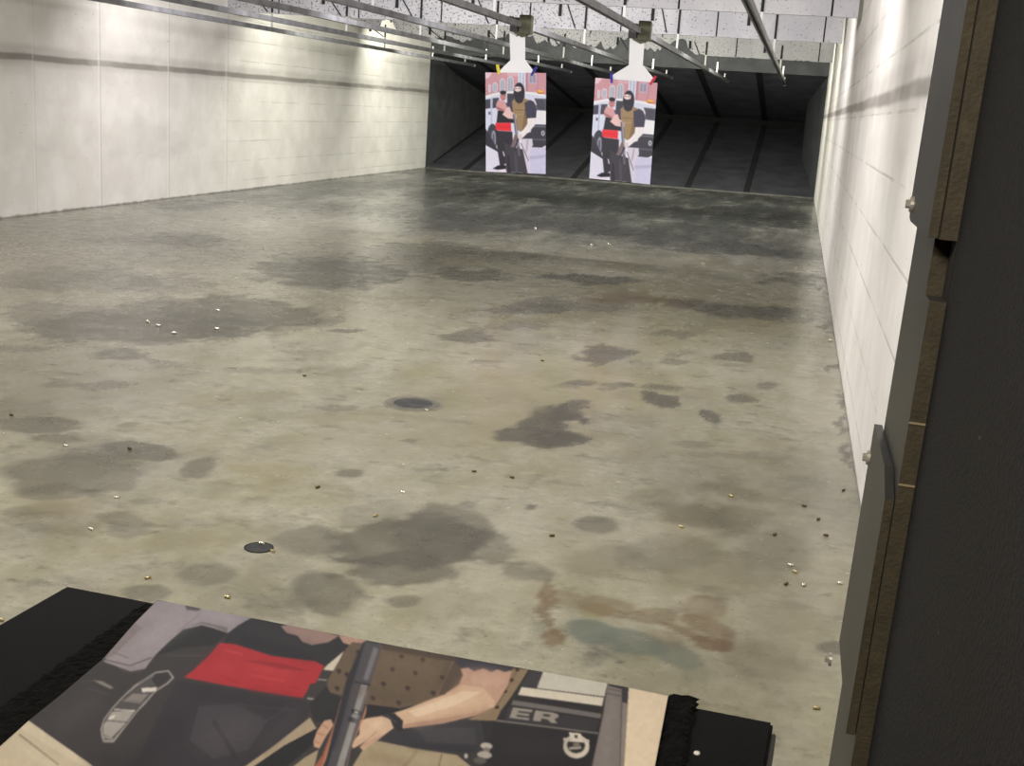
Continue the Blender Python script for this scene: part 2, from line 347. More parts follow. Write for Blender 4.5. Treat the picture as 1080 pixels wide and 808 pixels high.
def baffle(yb, z0, z1, jag, label, dens):
    bm = bmesh.new(); th = .05
    xs = np.arange(XL, XR+.001, .045); n = len(xs)
    rag = fbm(xs*2.2, xs*0+3, int(yb*7), 5); fine = rag*0+np.array([rng.rand() for _ in xs])
    zs = []
    for x, g, f in zip(xs, rag, fine):
        a = jag*max(0., min(1, (-1.75-x)/.5)) if jag else 0
        zz = z0+a*max(0, (g-.40))*1.35+a*.16*f+(a*.25*max(0, (-7.2-x)))
        if jag and a == 0: zz += .012*f*(f > .8)
        zs.append(zz)
    fr = [bm.verts.new((x, yb, z)) for x, z in zip(xs, zs)]; ft = [bm.verts.new((x, yb, z1)) for x in xs]
    br = [bm.verts.new((x, yb+th, z)) for x, z in zip(xs, zs)]; bt = [bm.verts.new((x, yb+th, z1)) for x in xs]
    for i in range(n-1):
        for q in ((fr[i], fr[i+1], ft[i+1], ft[i]), (br[i+1], br[i], bt[i], bt[i+1]), (fr[i], br[i], br[i+1], fr[i+1]), (ft[i], ft[i+1], bt[i+1], bt[i])):
            bm.faces.new(q)
    bm.faces.new((fr[0], ft[0], bt[0], br[0])); bm.faces.new((fr[-1], br[-1], bt[-1], ft[-1]))
    shift(bm, (0, yb, 0))
    o = new_obj('ceiling_baffle', bm, baffle_material('baffle_paint', dens))
    o.location.y = yb
    tag(o, label, 'baffle', 'hanging baffles across the ceiling')
    # open joints between the boards of the baffle
    for x in (-7.7, -6.45, -5.2, -3.9, -2.6, -1.28, .15):
        j = bmesh.new(); box(j, x-.009, x+.009, -.004, .004, z0+(jag*.5 if x < -1.9 else 0)+.004, z1-.02)
        new_obj('open_joint', j, M_BLACK, o)
    return o
M_BLACK = mat('black_gap', (22, 22, 21), .9)
baffle(12.2, 2.59, 3.38, 0, 'white speckled ceiling baffle nearest the viewer, cut by the top of the picture', .3)
baffle(17.4, 2.675, 3.38, 0, 'white speckled ceiling baffle second from the viewer with a straight lower edge', .6)
baffle(22.5, 2.66, 3.38, .55, 'grey-lit ceiling baffle nearest the bullet trap with a torn ragged lower edge', 1)

# ------------------------------------------------------------------ bullet trap
M_RUB = mat('trap_rubber_side', (84, 87, 86), .75, noise=.25, nscale=3, bump=.2)
M_TR1 = mat('trap_plate_low', (84, 85, 90), .6, noise=.3, nscale=2.2, bump=.3, bscale=12)
M_TR2 = mat('trap_plate_high', (128, 128, 136), .6, noise=.3, nscale=2)
M_HEAD = mat('trap_header', (78, 80, 80), .7, noise=.3, nscale=3)
trap = thing('bullet_trap', 'black steel bullet trap with seamed sloping plates closing the far end of the range', 'bullet trap', (XL/2, YB, 0))
TO = Vector((XL/2, YB, 0))
def tpart(name, bm, mt, label=None):
    shift(bm, TO); o = new_obj(name, bm, mt, trap)
    if label: o['label'] = label
    return o
YT, ZT = 36.0, 1.47
def low(y): return .02+(y-YB)*(ZT-.02)/(YT-YB)-.02
def upz(y): return 2.64-(y-YB)*(2.64-1.62)/(YT-YB)
sx = [XL, -7.6, -6.3, -5.0, -3.7, -2.37, -1.05, XR]
for i in range(7):
    a, b = sx[i], sx[i+1]; bm = bmesh.new()
    prism(bm, [(a, YB, 0), (b, YB, 0), (b, YT, ZT), (a, YT, ZT)], 0, d=Vector((0, 0, -.05)))
    tpart('lower_plate', bm, M_TR1)
    bm = bmesh.new()
    prism(bm, [(a, YB+.06, 2.64), (b, YB+.06, 2.64), (b, YT, 1.62), (a, YT, 1.62)], 0, d=Vector((0, 0, .05)))
    tpart('upper_plate', bm, M_TR2)
    if 0 < i:
        for (za, zb, s) in ((.004, ZT+.004, 1), (2.636, 1.616, -1)):
            bm = bmesh.new(); c = sx[i]
            prism(bm, [(c-.07, YB+.06, za), (c+.07, YB+.06, za), (c+.07, YT, zb), (c-.07, YT, zb)], 0, d=Vector((0, 0, .012*s)))
            tpart('seam_strip', bm, M_BLACK)
bm = bmesh.new(); box(bm, XL, XR, YT, YT+.1, 1.2, 1.9); tpart('throat', bm, M_BLACK)
bm = bmesh.new(); box(bm, XL+.01, XR-.01, YB+.01, YB+.03, 2.62, 3.37); tpart('header_beam', bm, M_HEAD)
bm = bmesh.new(); box(bm, XL-.1, XL, YB+.01, YT+.1, 0, 3.37); tpart('side_panel', bm, M_RUB)
bm = bmesh.new()
prism(bm, [(XR, YB, 0), (.08, 32.0, 0), (.08, 32.0, 3.0), (XR, YB, 3.0)], 0, d=Vector((.06, .01, 0)))
prism(bm, [(.08, 32.0, 0), (.06, YT+.1, 0), (.06, YT+.1, 3.0), (.08, 32.0, 3.0)], 0, d=Vector((.06, 0, 0)))
tpart('side_panel', bm, M_RUB)
bm = bmesh.new()
prism(bm, [(XL+.004, YB+1.2, .03), (XL+.004, YT, ZT-.02), (XL+.004, YT, ZT+.13), (XL+.004, YB+.6, .13)], 0, d=Vector((.02, 0, 0)))
tpart('corner_strip', bm, M_BLACK)
bm = bmesh.new()
prism(bm, [(XL+.004, YB+1.0, 2.50), (XL+.004, YT, 1.62), (XL+.004, YT, 1.42), (XL+.004, YB+2.2, 2.24)], 0, d=Vector((.02, 0, 0)))
tpart('corner_strip', bm, M_BLACK)
bm = bmesh.new(); box(bm, XL, XR, YB-.05, YB-.004, 0, .03); tpart('sill', bm, mat('trap_sill', (98, 97, 88), .7, noise=.3, nscale=6))

# ------------------------------------------------------------------ target rails
M_GALV = mat('galvanised_rail', (158, 158, 160), .45, .45, noise=.25, nscale=5, bump=.05)
M_GALV2 = mat('bare_steel_strap', (205, 204, 198), .5, .2)
M_DSTRIP = mat('dark_strip', (30, 30, 28), .8)
M_WHITE = mat('white_pulley', (230, 230, 225), .4)
RAILZ = 2.45
rail_where = ['rightmost overhead target rail, over the lane of the bench', 'overhead target rail carrying the right poster', 'overhead target rail carrying the left poster',
              'overhead target rail next to the left of the one with the left poster', 'third overhead target rail counted from the left wall', 'second overhead target rail counted from the left wall',
              'leftmost overhead target rail, hung closest to the left wall']
for k, x in enumerate((-.49, -1.8, -3.1, -4.37, -5.5, -6.63, -7.8)):
    r = thing('target_rail', 'grey steel '+rail_where[k], 'rail', (x, 4, RAILZ), 'overhead target rails')
    o3 = Vector((x, 4, RAILZ)); Ye = 29.3 if k < 6 else 29.0
    bm = bmesh.new()      # inverted channel: web on top and two lipped flanges
    box(bm, x-.03, x+.03, 4, Ye, RAILZ+.022, RAILZ+.028)
    for s in (-1, 1):
        box(bm, x+s*.027-.003, x+s*.027+.003, 4, Ye, RAILZ-.03, RAILZ+.022)
        box(bm, x+s*.021-.008, x+s*.021+.008, 4, Ye, RAILZ-.033, RAILZ-.028)
    shift(bm, o3); new_obj('channel', bm, M_GALV, r)
    for (yb, zb) in ((12.2, 2.59), (17.4, 2.675), (22.5, 2.66)):
        y = yb-.012
        bm = bmesh.new(); box(bm, x-.014, x+.014, y-.004, y+.002, RAILZ+.028, zb+.012); shift(bm, o3)
        h = new_obj('hanger', bm, M_GALV2, r)
        ln = {12.2: .7, 17.4: .40, 22.5: .24}[yb]
        bm = bmesh.new(); box(bm, x-.014, x+.014, y-.006, y+.003, zb+.012, min(zb+ln, 3.37)); shift(bm, o3)
        new_obj('strap', bm, M_DSTRIP, h)
        # bracket plate bolted to the baffle; dark rod shaped like the hanger's slanted shadow
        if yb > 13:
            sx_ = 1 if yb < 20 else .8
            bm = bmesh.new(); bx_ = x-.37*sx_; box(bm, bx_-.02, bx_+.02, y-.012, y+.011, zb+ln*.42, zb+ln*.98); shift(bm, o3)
            new_obj('bracket', bm, M_DSTRIP, r)
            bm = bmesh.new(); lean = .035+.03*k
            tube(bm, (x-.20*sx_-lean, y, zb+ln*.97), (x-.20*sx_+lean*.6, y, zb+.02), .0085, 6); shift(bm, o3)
            new_obj('slant_shadow', bm, M_DSTRIP, r)
    for y in (25.6, 28.2):
        bm = bmesh.new(); box(bm, x-.014, x+.014, y-.004, y+.004, RAILZ+.028, RAILZ+.24 if y < YB else RAILZ+.12); shift(bm, o3)
        new_obj('hanger', bm, M_GALV2, r)
        if y < YB:
            bm = bmesh.new(); box(bm, x-.01, x+.01, y-.004, y+.004, RAILZ+.24, 3.4); shift(bm, o3); new_obj('strap', bm, M_DSTRIP, r)
    bm = bmesh.new(); tube(bm, (x-.035, Ye, RAILZ-.01), (x+.035, Ye, RAILZ-.01), .03, 12); shift(bm, o3)
    new_obj('end_pulley', bm, M_WHITE, r)

# ------------------------------------------------------------------ printed poster art (drawn in flat ink shapes)
def ell(cx, cy, rx, ry, a=0, n=18):
    a = math.radians(a)
    return [(cx+rx*math.cos(t)*math.cos(a)-ry*math.sin(t)*math.sin(a), cy+rx*math.cos(t)*math.sin(a)+ry*math.sin(t)*math.cos(a)) for t in [2*PI*i/n for i in range(n)]]
def rc(x0, y0, x1, y1): return [(x0, y0), (x1, y0), (x1, y1), (x0, y1)]
def ln(x0, y0, x1, y1, w):
    d = math.hypot(x1-x0, y1-y0); nx, ny = -(y1-y0)/d*w/2, (x1-x0)/d*w/2
    return [(x0+nx, y0+ny), (x1+nx, y1+ny), (x1-nx, y1-ny), (x0-nx, y0-ny)]
def blur(m, r):
    """two box blurs of half width r samples along both axes"""
    r = int(round(r))
    if r < 1: return m
    for _ in range(2):
        for ax in (0, 1):
            p = np.concatenate([np.repeat(np.take(m, [0], ax), r+1, ax), m, np.repeat(np.take(m, [-1], ax), r, ax)], ax)
            c = np.cumsum(p, ax); n = m.shape[ax]
            m = (np.take(c, range(2*r+1, 2*r+1+n), ax)-np.take(c, range(0, n), ax))/(2*r+1)
    return m
def raster(shapes, x0, y0, x1, y1, k, base, soft=.6, grain=.03, seed=5):
    """ink picture of flat and feathered shapes: (colour, polygon[, feather[, opacity]])"""
    w, h = int((x1-x0)*k), int((y1-y0)*k)
    img = np.zeros((h, w, 3)); img[:] = base
    for sh in shapes:
        c, pts = sh[0], sh[1]; fe = sh[2] if len(sh) > 2 else soft; op = sh[3] if len(sh) > 3 else 1
        P = np.array(pts, float); pad = fe*3+2
        a, b_ = max(0, int((P[:, 0].min()-x0-pad)*k)), min(w, int((P[:, 0].max()-x0+pad)*k)+1)
        c_, d = max(0, int((P[:, 1].min()-y0-pad)*k)), min(h, int((P[:, 1].max()-y0+pad)*k)+1)
        if a >= b_ or c_ >= d: continue
        X, Y = np.meshgrid(x0+(np.arange(a, b_)+.5)/k, y0+(np.arange(c_, d)+.5)/k)
        m = np.zeros(X.shape, bool)
        for q in range(len(P)):
            (xa, ya), (xb, yb) = P[q], P[q-1]
            if ya == yb: continue
            m ^= ((ya > Y) != (yb > Y)) & (X < (xb-xa)*(Y-ya)/(yb-ya)+xa)
        m = blur(m.astype(float), fe*k)[..., None]*op
        img[c_:d, a:b_] = img[c_:d, a:b_]*(1-m)+np.array(c, float)*m
    yy, xx = np.meshgrid(np.arange(h), np.arange(w), indexing='ij')
    g = (fbm(xx/(5*k), yy/(5*k), seed, 4)-.5)*2
    return np.clip(img*(1+grain*2*g[..., None]), 0, 255)
def sample(img, x, y):
    h, w, _ = img.shape
    x = np.clip(x, 0, w-1.001); y = np.clip(y, 0, h-1.001); xi = x.astype(int); yi = y.astype(int); fx = (x-xi)[:, None]; fy = (y-yi)[:, None]
    return (img[yi, xi]*(1-fx)+img[yi, xi+1]*fx)*(1-fy)+(img[yi+1, xi]*(1-fx)+img[yi+1, xi+1]*fx)*fy
def print_material(name, gain, lift):
    mt = bpy.data.materials.new(name); mt.use_nodes = True; nt = mt.node_tree; b = nt.nodes['Principled BSDF']
    a = nt.nodes.new('ShaderNodeAttribute'); a.attribute_name = 'ink'
    v = nt.nodes.new('ShaderNodeVectorMath'); v.operation = 'MULTIPLY_ADD'; v.inputs[1].default_value = gain; v.inputs[2].default_value = (lift,)*3
    nt.links.new(a.outputs['Color'], v.inputs[0])
    v2 = nt.nodes.new('ShaderNodeVectorMath'); v2.operation = 'MAXIMUM'; v2.inputs[1].default_value = (.004,)*3; nt.links.new(v.outputs[0], v2.inputs[0])
    v3 = nt.nodes.new('ShaderNodeVectorMath'); v3.operation = 'MINIMUM'; v3.inputs[1].default_value = (.92,)*3; nt.links.new(v2.outputs[0], v3.inputs[0])
    nt.links.new(v3.outputs[0], b.inputs['Base Color']); b.inputs['Roughness'].default_value = .5; b.inputs['Specular IOR Level'].default_value = .3
    return mt
def printed_grid(name, co, nx, ny, rgb, mt, parent):
    """co (ny+1)*(nx+1) points row by row, rgb 0..255 at each point"""
    me = bpy.data.meshes.new(name)
    idx = np.arange((ny+1)*(nx+1)).reshape(ny+1, nx+1)
    fc = np.stack([idx[:-1, :-1], idx[1:, :-1], idx[1:, 1:], idx[:-1, 1:]], -1).reshape(-1, 4)
    me.vertices.add(len(co)); me.vertices.foreach_set('co', np.asarray(co, float).ravel())
    me.loops.add(fc.size); me.loops.foreach_set('vertex_index', fc.ravel().astype(np.int32))
    me.polygons.add(len(fc)); me.polygons.foreach_set('loop_start', np.arange(0, fc.size, 4, dtype=np.int32)); me.update(calc_edges=True)
    v = rgb/255.; v = np.where(v <= .04045, v/12.92, ((v+.055)/1.055)**2.4)
    at_ = me.color_attributes.new('ink', 'FLOAT_COLOR', 'POINT'); d = np.ones((len(co), 4)); d[:, :3] = v; at_.data.foreach_set('color', d.ravel())
    me.materials.append(mt); o = bpy.data.objects.new(name, me); COL.objects.link(o); o.parent = parent
    return o

# the whole poster, in a 365 x 607 drawing whose top left corner is (130, 97)
PK, SKY, WH = (196, 146, 150), (205, 210, 228), (226, 226, 236)
art = [((222, 214, 224), rc(130, 97, 495, 704)),
 (PK, rc(130, 97, 495, 250)), ((224, 196, 198), [(130, 97), (172, 97), (150, 128), (130, 136)]), ((206, 168, 170), rc(262, 97, 330, 118)), ((176, 128, 134), rc(130, 205, 300, 214)),
 ((176, 126, 132), rc(372, 97, 386, 235)), ((186, 138, 144), rc(440, 97, 452, 200)), ((226, 220, 228), rc(328, 97, 372, 215)), ((176, 186, 200), rc(334, 97, 346, 190)), ((176, 186, 200), rc(352, 97, 366, 190))]
for (x, y, w, h) in ((148, 168, 14, 48), (174, 156, 28, 56), (218, 132, 32, 78), (262, 118, 38, 90)):
    pts = [(x, y+h), (x, y+w*.5)]+[(x+w/2-w/2*math.cos(t), y+w*.5-w*.5*math.sin(t)) for t in (PI*.25, PI*.5, PI*.75)]+[(x+w, y+w*.5), (x+w, y+h)]
    art += [((232, 226, 228), [(p[0], p[1]) for p in pts]), ((160, 168, 176), [(x+3+(p[0]-x)*(w-6)/w, y+4+(p[1]-y)*(h-5)/h) for p in pts]), ((228, 222, 226), rc(x+w/2-1, y+5, x+w/2+1, y+h))]
art += [((196, 188, 200), rc(392, 104, 437, 160)), ((146, 140, 156), rc(396, 108, 412, 156)), ((146, 140, 156), rc(416, 108, 433, 156)),
 ((206, 210, 226), [(130, 238), (205, 216), (320, 206), (430, 214), (495, 228), (495, 470), (130, 470)]),
 ((238, 240, 246), [(130, 238), (205, 216), (320, 206), (430, 214), (495, 228), (495, 240), (430, 226), (320, 218), (205, 228), (130, 250)]),
 ((66, 66, 76), [(130, 262), (160, 256), (160, 312), (130, 318)]), ((66, 66, 76), [(173, 252), (212, 248), (208, 308), (172, 312)]), ((60, 60, 68), rc(262, 222, 305, 290)),
 ((168, 172, 190), rc(163, 252, 169, 440)), ((90, 92, 104), rc(148, 334, 160, 352)),
 ((92, 92, 102), [(425, 248), (495, 250), (495, 322), (440, 320)]), ((70, 70, 78), [(432, 254), (490, 256), (490, 316), (446, 314)]), ((240, 240, 244), [(432, 322), (495, 324), (495, 404), (436, 404)]),
 ((222, 140, 66), ell(462, 209, 24, 12)), ((246, 190, 92), ell(455, 205, 8, 6)), ((246, 190, 92), ell(470, 208, 7, 6)), ((150, 84, 40), rc(445, 215, 482, 220)),
 ((56, 56, 62), [(405, 405), (495, 405), (495, 530), (470, 545), (405, 545)]), ((96, 98, 106), rc(415, 412, 495, 422)), ((190, 194, 200), ell(478, 457, 11, 16)), ((104, 106, 112), ell(478, 457, 6, 10)), ((88, 90, 98), rc(410, 492, 495, 500)),
 ((62, 62, 70), ell(172, 485, 34, 78)), ((150, 152, 164), ell(178, 500, 14, 52)), ((96, 96, 106), ell(178, 500, 8, 36)), ((50, 50, 56), [(130, 440), (150, 470), (200, 560), (218, 590), (130, 545)]),
 ((214, 212, 232), [(130, 540), (215, 585), (215, 704), (130, 697)]), ((196, 194, 214), [(400, 545), (495, 545), (495, 704), (395, 704)]), ((178, 176, 196), [(395, 600), (495, 585), (495, 604), (396, 622)]),
 # man behind, black shirt and red waistband
 ((36, 33, 38), [(205, 325), (300, 320), (310, 400), (196, 402)]), ((46, 44, 50), [(192, 448), (292, 452), (300, 560), (262, 640), (240, 660), (218, 672), (205, 590), (196, 520)]),
 ((28, 26, 30), [(172, 684), (205, 662), (252, 660), (256, 682), (200, 690)]), ((188, 128, 122), ell(237, 240, 19, 26)), ((34, 28, 30), ell(237, 217, 20, 12)), ((120, 76, 72), rc(226, 234, 249, 237)), ((140, 84, 80), rc(232, 253, 244, 256)),
 ((206, 152, 150), [(205, 262), (240, 268), (272, 290), (290, 320), (250, 330), (196, 320), (194, 290)]), ((164, 106, 104), [(196, 300), (240, 318), (250, 326), (240, 330), (198, 318)]), ((70, 60, 84), [(252, 280), (300, 272), (306, 330), (268, 318)]),
 ((224, 44, 52), [(190, 402), (284, 398), (286, 450), (192, 446)]), ((196, 32, 42), rc(196, 422, 284, 425)),
 ((60, 57, 62), [(244, 520), (300, 545), (360, 560), (388, 610), (388, 704), (256, 702)]), ((76, 72, 78), [(300, 560), (318, 600), (330, 704), (312, 704)]), ((44, 42, 47), [(262, 600), (272, 600), (285, 704), (262, 704)]),
 # masked man with vest
 ((206, 200, 208), [(346, 488), (412, 486), (418, 530), (402, 560), (392, 625), (404, 704), (386, 704), (356, 560)]), ((170, 164, 172), [(380, 500), (392, 500), (384, 560), (372, 590)]), ((58, 56, 64), [(340, 470), (420, 448), (418, 492), (346, 494)]),
 ((150, 126, 88), [(290, 268), (310, 252), (330, 280), (368, 250), (400, 262), (400, 300), (386, 400), (350, 455), (320, 440), (298, 350)]), ((124, 102, 70), [(372, 290), (384, 330), (384, 396), (350, 450), (360, 380)]),
 ((110, 90, 62), rc(306, 318, 372, 322)), ((170, 146, 104), rc(312, 345, 360, 350)),
 ((62, 60, 76), [(366, 276), (400, 258), (428, 272), (440, 312), (436, 366), (378, 372)]), ((216, 206, 200), [(414, 250), (432, 264), (440, 290), (430, 284)]), ((40, 36, 44), ell(334, 215, 34, 60)), ((44, 40, 48), [(302, 240), (368, 240), (352, 274), (330, 282), (312, 268)]),
 ((232, 208, 198), [(304, 184), (324, 178), (346, 184), (346, 204), (324, 212), (306, 204)]), ((60, 44, 46), rc(308, 190, 320, 194)), ((60, 44, 46), rc(328, 190, 341, 194)),
 ((240, 222, 216), [(384, 370), (432, 366), (430, 408), (400, 444), (352, 492), (328, 484), (330, 462), (360, 440), (384, 412)]), ((220, 186, 178), [(232, 350), (262, 304), (276, 302), (286, 328), (318, 352), (318, 376), (268, 374)]),
 ((92, 88, 94), ln(303, 345, 336, 600, 16)), ((176, 172, 178), ln(306, 345, 330, 540, 5)), ((116, 102, 98), ln(292, 548, 318, 470, 20)), ((60, 56, 62), ln(330, 490, 300, 570, 12)), ((80, 76, 84), ln(344, 520, 392, 630, 4)), ((206, 196, 196), [(322, 468), (350, 466), (352, 492), (330, 498)]),
 ((226, 222, 224), ln(236, 575, 244, 605, 6))]

ART = raster(art, 130, 97, 495, 704, 1., (222, 214, 224), 2.2, .025)
M_PRINT = print_material('hanging_print', (1.22, 1.22, 1.28), -.004)
M_PAPER = mat('poster_paper', (226, 222, 216), .5)
M_CARR = mat('white_carrier', (250, 250, 248), .5)
M_OLIVE = mat('olive_carriage', (98, 98, 68), .6, noise=.25, nscale=12)
M_DGREY = mat('dark_carriage', (52, 50, 50), .6)
def hanging_target(which, x, yy, tl, tr, br, bl, tilt, neck, flare_y, sheared):
    """which lane, four corner points of the paper (world), neck points"""
    # carriage riding on the rail
    c = thing('target_carriage', 'olive boxy trolley on the overhead rail above the '+which+' poster', 'carriage', (x, yy, RAILZ), 'target trolleys')
    o3 = Vector((x, yy, RAILZ))
    bm = bmesh.new(); box(bm, x-.005, x+.125, yy-.07, yy+.07, RAILZ-.10, RAILZ+.10, bevel=.006); shift(bm, o3); new_obj('housing', bm, M_OLIVE, c)
    bm = bmesh.new(); box(bm, x-.11, x-.02, yy-.05, yy+.06, RAILZ-.08, RAILZ+.07, bevel=.004)
    box(bm, x-.13, x-.09, yy-.03, yy+.04, RAILZ+.03, RAILZ+.08); shift(bm, o3); new_obj('side_plate', bm, M_DGREY, c)
    bm = bmesh.new(); prism(bm, [(x-.09, yy-.02, RAILZ-.04), (x+.11, yy-.02, RAILZ-.04), (x+.09, yy-.02, RAILZ-.11), (x+.02, yy-.02, RAILZ-.135), (x-.06, yy-.02, RAILZ-.10)], 0, d=Vector((0, .05, 0))); shift(bm, o3)
    new_obj('clamp', bm, M_OLIVE, c)
    # white carrier board: neck and splayed foot
    p = [Vector((a, yy+.012, b)) for a, b in neck]
    bm = bmesh.new(); prism(bm, p, 0, d=Vector((0, .005, 0))); shift(bm, o3)
    cb = new_obj('carrier_board', bm, M_CARR, c); cb['label'] = 'white splayed board that holds the poster'
    # poster
    mapf0 = lambda u, v: (tl*(1-u)+tr*u)*(1-v)+(bl*(1-u)+br*u)*v
    n = (tr-tl).cross(bl-tl).normalized()
    if n.y > 0: n = -n
    po = thing('target_poster', None, 'poster', mapf0(.5, .5), 'hanging target posters')
    po['label'] = {'left': 'left hanging photo poster of an armed masked man, yellow clip on its top edge', 'right': 'right hanging photo poster of an armed masked man, slightly tilted, red clip on its corner'}[which]
    org = mapf0(.5, .5)
    bm = bmesh.new(); N = 10
    grid = [[bm.verts.new(mapf0(i/N, j/N)-org) for i in range(N+1)] for j in range(N+1)]
    for j in range(N):
        for i in range(N): bm.faces.new((grid[j][i], grid[j][i+1], grid[j+1][i+1], grid[j+1][i]))
    bmesh.ops.solidify(bm, geom=bm.faces[:], thickness=.0006)
    new_obj('paper', bm, M_PAPER, po)
    gx, gy = 150, 250
    co = [mapf0(i/gx, j/gy)+n*.001-org for j in range(gy+1) for i in range(gx+1)]
    U, V = np.meshgrid(np.arange(gx+1)/gx, np.arange(gy+1)/gy)
    printed_grid('printed_picture', [tuple(c_) for c_ in co], gx, gy, sample(ART, U.ravel()*ART.shape[1]-.5, V.ravel()*ART.shape[0]-.5), M_PRINT, po)
Y1 = 13.4
def P1(px, py, y=Y1): return at(px, py, 'y', y)
nk1 = [(-3.225, 2.36), (-3.14, 2.32), (-3.05, 2.375), (-3.03, 2.08), (-2.905, 1.945), (-2.905, 1.88), (-3.33, 1.88), (-3.33, 1.93), (-3.195, 2.07)]
hanging_target('left', -3.1, Y1, P1(512, 76.5), P1(576, 77), P1(575.5, 183.5), P1(512.5, 181), 0, nk1, 0, 0)
nk2 = [(-1.90, 2.37), (-1.74, 2.385), (-1.735, 2.10), (-1.615, 1.975), (-1.615, 1.88), (-2.07, 1.88), (-2.07, 1.965), (-1.885, 2.09)]
hanging_target('right', -1.8, Y1, P1(628, 82), P1(693.5, 87.5), P1(685.5, 194.5, Y1-.05), P1(621.5, 188, Y1-.05), 0, nk2, 0, 0)
def clip(px, py, col, lean, label):
    p = P1(px, py); t = thing('spring_clip', label, 'clip', p, 'spring clips on the posters', (0, lean, 0)); m_ = mat('clip_plastic', col, .4)
    for s in (-1, 1):
        bm = bmesh.new(); prism(bm, [(-.012, s*.004, -.05), (.012, s*.004, -.05), (.014, s*.008, .0), (.012, s*.018, .055), (-.012, s*.018, .055), (-.014, s*.008, 0)], 0, d=Vector((0, s*.006, 0)))
        new_obj('jaw', bm, m_, t)
    bm = bmesh.new(); tube(bm, (-.015, 0, 0), (.015, 0, 0), .009, 8); new_obj('spring', bm, M_GALV, t)
clip(525.5, 73.5, (228, 214, 40), -.25, 'yellow spring clip on the top edge of the left poster')
clip(563, 75.5, (40, 50, 150), .5, 'blue spring clip at the top right of the left poster')
clip(645, 82.5, (48, 40, 160), -.15, 'blue-violet spring clip at the top left of the right poster')
clip(688.5, 85, (205, 40, 70), .5, 'red spring clip on the top right corner of the right poster')

# ------------------------------------------------------------------ shooting bench
BZ = .93
M_BENCH = mat('bench_black', (11, 10, 9), .7, noise=.2, nscale=120, bump=.25, bscale=500, spec=.15)
M_TRIM = mat('bench_edge', (70, 70, 62), .5, .3)
tilt = math.atan2(1.365-1.314, .94)
bench = thing('shooting_bench', 'flat black shooting bench in front of the viewer, under the flat poster', 'bench', (-.4245, 1.34, 0), rot=(0, 0, -tilt))
bm = bmesh.new(); box(bm, -.470, .470, -.80, 0, BZ-.03, BZ, bevel=.003); new_obj('bench_top', bm, M_BENCH, bench)
bm = bmesh.new(); box(bm, .470, .475, -.80, -.016, BZ-.028, BZ-.004, bevel=.002); o = new_obj('edge_trim', bm, M_TRIM, bench); o['label'] = 'grey metal edge strip'
for xx in (-.42, .42):
    for yy in (-.75, -.2):
        bm = bmesh.new(); box(bm, xx-.02, xx+.02, yy-.02, yy+.02, 0, BZ-.03); new_obj('leg', bm, M_BENCH, bench)
bm = bmesh.new(); bmesh.ops.create_cone(bm, cap_ends=True, segments=12, radius1=.004, radius2=.003, depth=.002)
sc = at(735, 795, 'z', BZ); o = new_obj('bolt_head', bm, M_WHITE, bench, True)
_inv = Matrix.Rotation(tilt, 4, 'Z') @ Matrix.Translation((.4245, -1.34, 0)); o.location = _inv @ Vector((sc.x, sc.y, BZ+.001)); o['label'] = 'shiny bolt head'

# carpet mat with a shaggy edge
M_CARP = mat('black_carpet', (18, 17, 16), .95, noise=.7, nscale=260, bump=1., bscale=420, spec=.2)
bm = bmesh.new()
x0, x1, y0, y1 = -.768, -.043, .56, 1.337
nx, ny = 120, 120
def mz(u, v):
    e = min(u, 1-u, (1-v)*1.1); return BZ+.0012+.0075*min(1, (e/.012))**.5
G = []
for j in range(ny+1):
    row = []
    for i in range(nx+1):
        u, v = i/nx, j/ny; yfar = y1+.022*(1-u)-(.020 if u < .955 else 0)
        edge = (i in (0, nx)) or j == ny
        row.append(bm.verts.new((x0+(x1-x0)*u+random.uniform(-1, 1)*.0025, y0+(yfar-y0)*v+random.uniform(-1, 1)*.0025, mz(u, v)+(0 if edge else random.uniform(-.0016, .0016)))))
    G.append(row)
for j in range(ny):
    for i in range(nx): bm.faces.new((G[j][i], G[j][i+1], G[j+1][i+1], G[j+1][i]))
cm = new_obj('carpet_mat', bm, M_CARP); tag(cm, 'black shaggy carpet mat on the bench, peeking out beside the flat poster', 'mat')

# flat poster lying on the mat: lower half of the same print
PZ = BZ+.0135
def B(px, py): q = at(px, py, 'z', PZ); return q
bp = thing('target_poster', 'large photo poster lying flat on the bench, red cloth and gun barrel in front', 'poster', (-.42, 1.1, PZ))
BO = Vector((-.42, 1.1, PZ))
left_edge = [(166, 634.5), (142, 659), (109, 697), (60, 739), (29, 764), (0, 790), (-60, 845), (-150, 930)]
right_edge = [(640, 1010), (676, 880), (691, 808), (705, 733.5)]
top_edge = [(640, 720), (558, 705), (482, 692), (403, 679), (372, 671), (330, 662), (300, 656), (267, 651), (240, 646), (213, 640.5), (189, 637)]
outline = left_edge+right_edge+top_edge
TLw, TRw = B(166, 634.5), B(705, 733.5)
LE = sorted([(B(*p).y, B(*p).x) for p in left_edge[:6]]); RE = sorted([(B(*p).y, B(*p).x) for p in [(691, 808), (705, 733.5)]])
def xl_(y): return np.interp(y, [q[0] for q in LE], [q[1] for q in LE])
def xr_(y): return np.interp(y, [.5]+[q[0] for q in RE], [RE[0][1]+.002]+[q[1] for q in RE])
NXP, NYP = 620, 420
V_ = np.linspace(0, 1, NYP+1)[:, None]; U_ = np.linspace(0, 1, NXP+1)[None, :]
ytop = TLw.y+(TRw.y-TLw.y)*U_; yy_ = ytop+(.60-ytop)*V_**1.15
xa_, xb_ = xl_(yy_), xr_(yy_)
xx_ = xa_+(xb_-xa_)*U_
